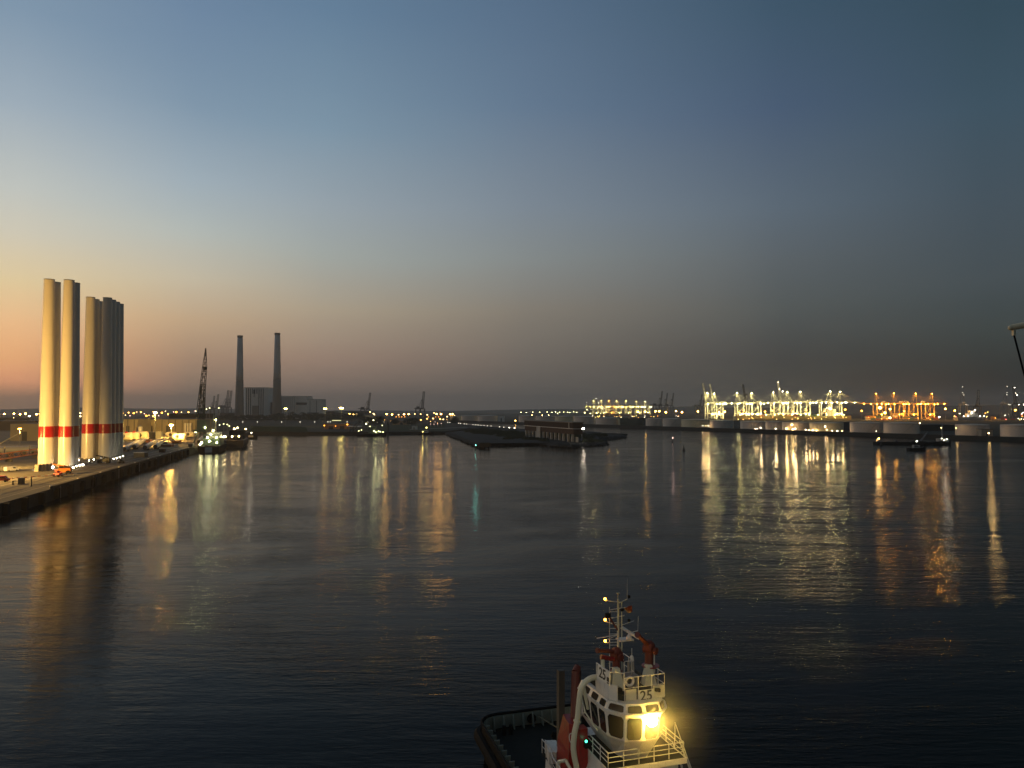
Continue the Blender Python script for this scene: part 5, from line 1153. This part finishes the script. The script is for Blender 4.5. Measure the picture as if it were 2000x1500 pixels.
obj('spreader', MB().tube((MX - .95, MY, 16.85), (MX, MY, 16.7), .035).tube((MX, MY, 16.6), (MX + .7, MY, 16.85), .035).tube((MX - .6, MY, 16.2), (MX + .75, MY, 16.3), .028).tube((MX - .7, MY, 15.6), (MX + .5, MY, 15.75), .03).tube((MX - .9, MY, 15.4), (MX, MY, 15.1), .03).tube((MX - .95, MY, 14.0), (MX, MY, 13.95), .03).tube((MX + .3, MY, 15.1), (MX + 1.2, MY, 15.3), .02), TWH, tug)
obj('whip_aerial', MB().tube((MX + .7, MY, 16.85), (MX + .7, MY, 18.35), .022, .01, 5).tube((MX + .8, MY, 14.5), (MX + 1.5, MY, 14.6), .03).tube((MX + 1.5, MY, 14.6), (MX + 1.55, MY, 15.6), .016), TWH, tug)
obj('signal_gear', MB().box(MX - .95, MX - .6, MY - .1, MY + .1, 15.7, 16.0).box(MX + .2, MX + .4, MY - .1, MY + .1, 16.05, 16.25).box(MX + .75, MX + .9, MY - .08, MY + .08, 16.9, 17.1).box(MX + .75, MX + .9, MY - .08, MY + .08, 15.3, 15.45), BLACK, tug)
obj('red_flag', MB().add([(MX + .45, MY, 16.25), (MX + 1.0, MY - .1, 16.4), (MX + 1.05, MY - .05, 15.95), (MX + .8, MY + .05, 15.85)], [(0, 1, 2, 3)]).add([(MX + .45, MY + .03, 16.25), (MX + 1.0, MY - .07, 16.4), (MX + 1.05, MY - .02, 15.95), (MX + .8, MY + .08, 15.85)], [(3, 2, 1, 0)]), TRED, tug)
obj('mast_brace', MB().tube((MX - .7, MY, 15.75), (MX + .1, MY, 14.6), .07), DKRED, tug)
for z_ in (16.98, 15.56, 14.12): obj('mast_lamp', MB().ball((-1.41, MY, z_), .09, 0, 10, 6), lampmat('orange', 130), tug)
# floodlight
fl = obj('floodlight', MB().tube((.03, .1, 10.12), (.03, -.12, 10.05), .17, .22, 14).tube((.03, .12, 10.1), (.03, .12, 10.5), .04), DARK, tug)
po = pointlamp('floodlight_glow', (.05, -1.15, 9.95), 170, (1, .58, .07), .2); po.parent = tug
obj('floodlight_lens', MB().ball((.03, -.45, 10.05), .38, 0, 16, 10), mat('lamp_flood', (.8, .8, .8), .5, emit=(1, .66, .12), strength=220), fl)
# left hand pipe frame
pp = [(-1.9, 3.2, 11.8), (-2.5, 3.05, 11.9), (-2.95, 3, 11.78), (-3.3, 3, 11.45), (-3.5, 3, 10.9), (-3.68, 3, 9.3), (-3.9, 3, 8.38), (-3.98, 3, 7.5), (-3.9, 3, 6.76), (-3.76, 3, 6.1), (-3.6, 3, 4.5)]
cr_ = []
for i in range(len(pp) - 1):
    P0, P1, P2, P3 = [Vector(pp[max(0, min(len(pp) - 1, i + k))]) for k in (-1, 0, 1, 2)]
    for k in range(4):
        q = k / 4; cr_.append(.5 * ((2 * P1) + (P2 - P0) * q + (2 * P0 - 5 * P1 + 4 * P2 - P3) * q * q + (3 * P1 - P0 - 3 * P2 + P3) * q ** 3))
cr_.append(Vector(pp[-1])); rg = []
for i, p in enumerate(cr_):
    tn = (cr_[min(i + 1, len(cr_) - 1)] - cr_[max(i - 1, 0)]).normalized(); a_ = Vector((0, 1, 0)); a_ = (a_ - tn * a_.dot(tn)).normalized(); b_ = tn.cross(a_)
    rg.append([tuple(p + a_ * .19 * math.cos(2 * PI * q / 12) + b_ * .19 * math.sin(2 * PI * q / 12)) for q in range(12)])
pm = MB().loft(rg)
smooth(obj('pipe_frame', pm, TPIPE, tug))
obj('pipe_flange', MB().tube((-3.69, 3, 9.2), (-3.72, 3, 9.1), .26, .26, 14), TPIPE, tug)
obj('pipe_strut', MB().tube((-3.2, 3.1, 11.3), (-2.75, 3.4, 9.7), .13, .1, 8), TPIPE, tug)
# funnels
fnl = obj('funnel_casing', MB().loft([[(-3.75, 4.6, 4.45), (-2.7, 4.6, 4.45), (-2.6, 7.2, 4.45), (-3.6, 7.2, 4.45)], [(-3.62, 4.7, 6.4), (-2.65, 4.7, 6.4), (-2.6, 7.2, 6.4), (-3.5, 7.2, 6.4)], [(-3.3, 5.5, 7.95), (-2.6, 5.4, 7.95), (-2.55, 7.0, 8.05), (-3.15, 7.0, 8.05)]]), TRED, tug)
em = MB()
for k in range(20):
    a0, a1 = 2 * PI * k / 20, 2 * PI * (k + 1) / 20
    em.tube((-3.28 + .2 * math.cos(a0), 4.98 + .16 * math.sin(a0), 7.15 + .3 * math.sin(a0)), (-3.28 + .2 * math.cos(a1), 4.98 + .16 * math.sin(a1), 7.15 + .3 * math.sin(a1)), .03, None, 5)
for z_ in (7.0, 7.15, 7.3): em.tube((-3.37, 4.9 + (z_ - 7.15) * .5, z_), (-3.19, 4.8 + (z_ - 7.15) * .5, z_), .025, None, 5)
obj('funnel_emblem', em, TWH, fnl)
obj('handrail_loops', MB().path([(-3.25, 4.3, 4.6), (-3.25, 4.3, 6.6), (-3.18, 4.3, 6.9), (-3.05, 4.3, 6.9), (-3.0, 4.3, 6.5), (-3.0, 4.3, 5.9), (-2.9, 4.3, 6.0), (-2.82, 4.3, 5.8), (-2.82, 4.3, 4.6)], .04, 6), TWH, fnl)
obj('red_locker', MB().box(-3.35, -2.68, 3.6, 4.35, 4.45, 8.3), TRED, tug)
obj('exhaust_stack', MB().tube((-2.5, 6.4, 7.9), (-2.05, 7.3, 10.9), .32, .3, 14).tube((-2.07, 7.25, 10.85), (-1.8, 7.5, 11.15), .3, .26, 14), DKRED, tug)
obj('exhaust_stack', MB().tube((-2.2, 6.7, 8.2), (-1.75, 7.4, 10.9), .2, .18, 12), mat('sooty_black', (.03, .02, .018), .8), tug)
obj('pale_stack', MB().box(-3.2, -2.75, 7.7, 8.2, 4.45, 10.9), mat('stack_grey', (.07, .065, .055), .7), tug)
obj('navigation_screen', MB().box(-3.0, -2.55, 3.3, 3.9, 7.1, 7.45), BLACK, tug)
obj('green_side_light', MB().ball((-2.95, 3.25, 7.62), .09, 0, 10, 6), lampmat('green', 22), tug)
# lower left: bulwark top and rails of the boat deck
obj('deck_locker', MB().prism([(-4.1, 7.4), (-3.1, 7.2), (-2.9, 9.2), (-3.7, 9.4)], 4.45, 5.3), TWH, tug)
rail([(-3.95, 9.3, 4.45), (-3.9, 7.7, 4.45), (-4.25, 6.2, 4.45), (-4.3, 4.6, 4.45)], 1.0, 'boat_deck_railing', (.5, 1.0), .8)
obj('side_wing', MB().loft([[(-4.3, 3.4, 1.81), (-3.4, 3.4, 1.81), (-3.4, 8.8, 1.81), (-4.0, 8.8, 1.81)], [(-4.2, 3.6, 4.3), (-3.4, 3.6, 4.3), (-3.4, 8.6, 4.3), (-3.9, 8.6, 4.3)]]), TWH, tug)
obj('vent_pipe', MB().path([(-4.2, 5.2, 4.45), (-4.2, 5.2, 5.6), (-3.9, 4.6, 5.9), (-3.6, 4.0, 5.2)], .12, 8), TPIPE, tug)

obj('console', MB().box(-1.4, 1.1, 1.4, 2.1, 8.0, 8.95).box(-.9, -.3, 1.5, 1.7, 8.95, 9.3).box(.1, .6, 1.5, 1.7, 8.95, 9.25), DARK, tug)
o = obj('lamp_mist', MB().ball((0, 0, 0), 5.2, 0, 24, 14), mat('mist_volume', (.8, .8, .8))); o.location = (9.3, 49.4, 10.0); o['kind'] = 'stuff'; o['label'] = 'thin sooty mist around the tug glowing in its floodlight'; o['category'] = 'mist'  # added volume imitating lens glare round the floodlight, no real mist
mm_ = MATS['mist_volume']; nn_ = mm_.node_tree.nodes
for q in list(nn_):
    if q.type != 'OUTPUT_MATERIAL': nn_.remove(q)
pv_ = nn_.new('ShaderNodeVolumePrincipled'); pv_.inputs['Color'].default_value = (.95, .9, .8, 1); pv_.inputs['Anisotropy'].default_value = .3
tq_ = nn_.new('ShaderNodeTexCoord'); vl_ = nn_.new('ShaderNodeVectorMath'); vl_.operation = 'LENGTH'; mm_.node_tree.links.new(tq_.outputs['Object'], vl_.inputs[0])
mr_ = nn_.new('ShaderNodeMapRange'); mr_.inputs[1].default_value = 5.1; mr_.inputs[2].default_value = 0; mr_.inputs[3].default_value = 0; mr_.inputs[4].default_value = 1
pw_ = nn_.new('ShaderNodeMath'); pw_.operation = 'POWER'; pw_.inputs[1].default_value = 3; ns_ = nn_.new('ShaderNodeTexNoise'); ns_.inputs['Scale'].default_value = .55; ns_.inputs['Detail'].default_value = 3
mu_ = nn_.new('ShaderNodeMath'); mu_.operation = 'MULTIPLY'; m2_ = nn_.new('ShaderNodeMath'); m2_.operation = 'MULTIPLY'; m2_.inputs[1].default_value = .2
K_ = mm_.node_tree.links.new
K_(vl_.outputs['Value'], mr_.inputs[0]); K_(mr_.outputs[0], pw_.inputs[0]); K_(pw_.outputs[0], mu_.inputs[0]); K_(tq_.outputs['Object'], ns_.inputs[0]); K_(ns_.outputs[0], mu_.inputs[1]); K_(mu_.outputs[0], m2_.inputs[0]); K_(m2_.outputs[0], pv_.inputs['Density'])
mm_.node_tree.links.new(pv_.outputs[0], [q for q in nn_ if q.type == 'OUTPUT_MATERIAL'][0].inputs['Volume'])
# the light of our own ship falls on the tug and the davit: a deck floodlight behind and above the camera
sl = thing('ship_floodlight', 'deck floodlight of the ship the picture is taken from', 'floodlight', (-7, -3, 34))
obj('housing', MB().box(-.4, .4, -.3, .3, -.3, .3), WHITE, sl)
spotlamp('deck_floodlight', (-7, -2, 34), (8.2, 50, 9.5), 2.1e4, (1, .86, .62), 17, .4, blend=.9)

# ------------------------------------------------------------ haze
HAZE = 1.1e-4
if HAZE:
    hm_ = bpy.data.materials.new('haze'); hm_.use_nodes = True; hn = hm_.node_tree.nodes; hn.remove(hn['Principled BSDF'])
    pv = hn.new('ShaderNodeVolumePrincipled'); pv.inputs['Color'].default_value = (.97, .9, .82, 1); pv.inputs['Density'].default_value = HAZE; pv.inputs['Anisotropy'].default_value = .4
    hm_.node_tree.links.new(pv.outputs[0], hn['Material Output'].inputs['Volume'])
    hz = obj('haze', MB().box(-9200, 9200, -700, 14100, -4, 260), hm_); hz['kind'] = 'stuff'; hz['label'] = 'thin dusk haze lying over the whole harbour'; hz['category'] = 'haze'
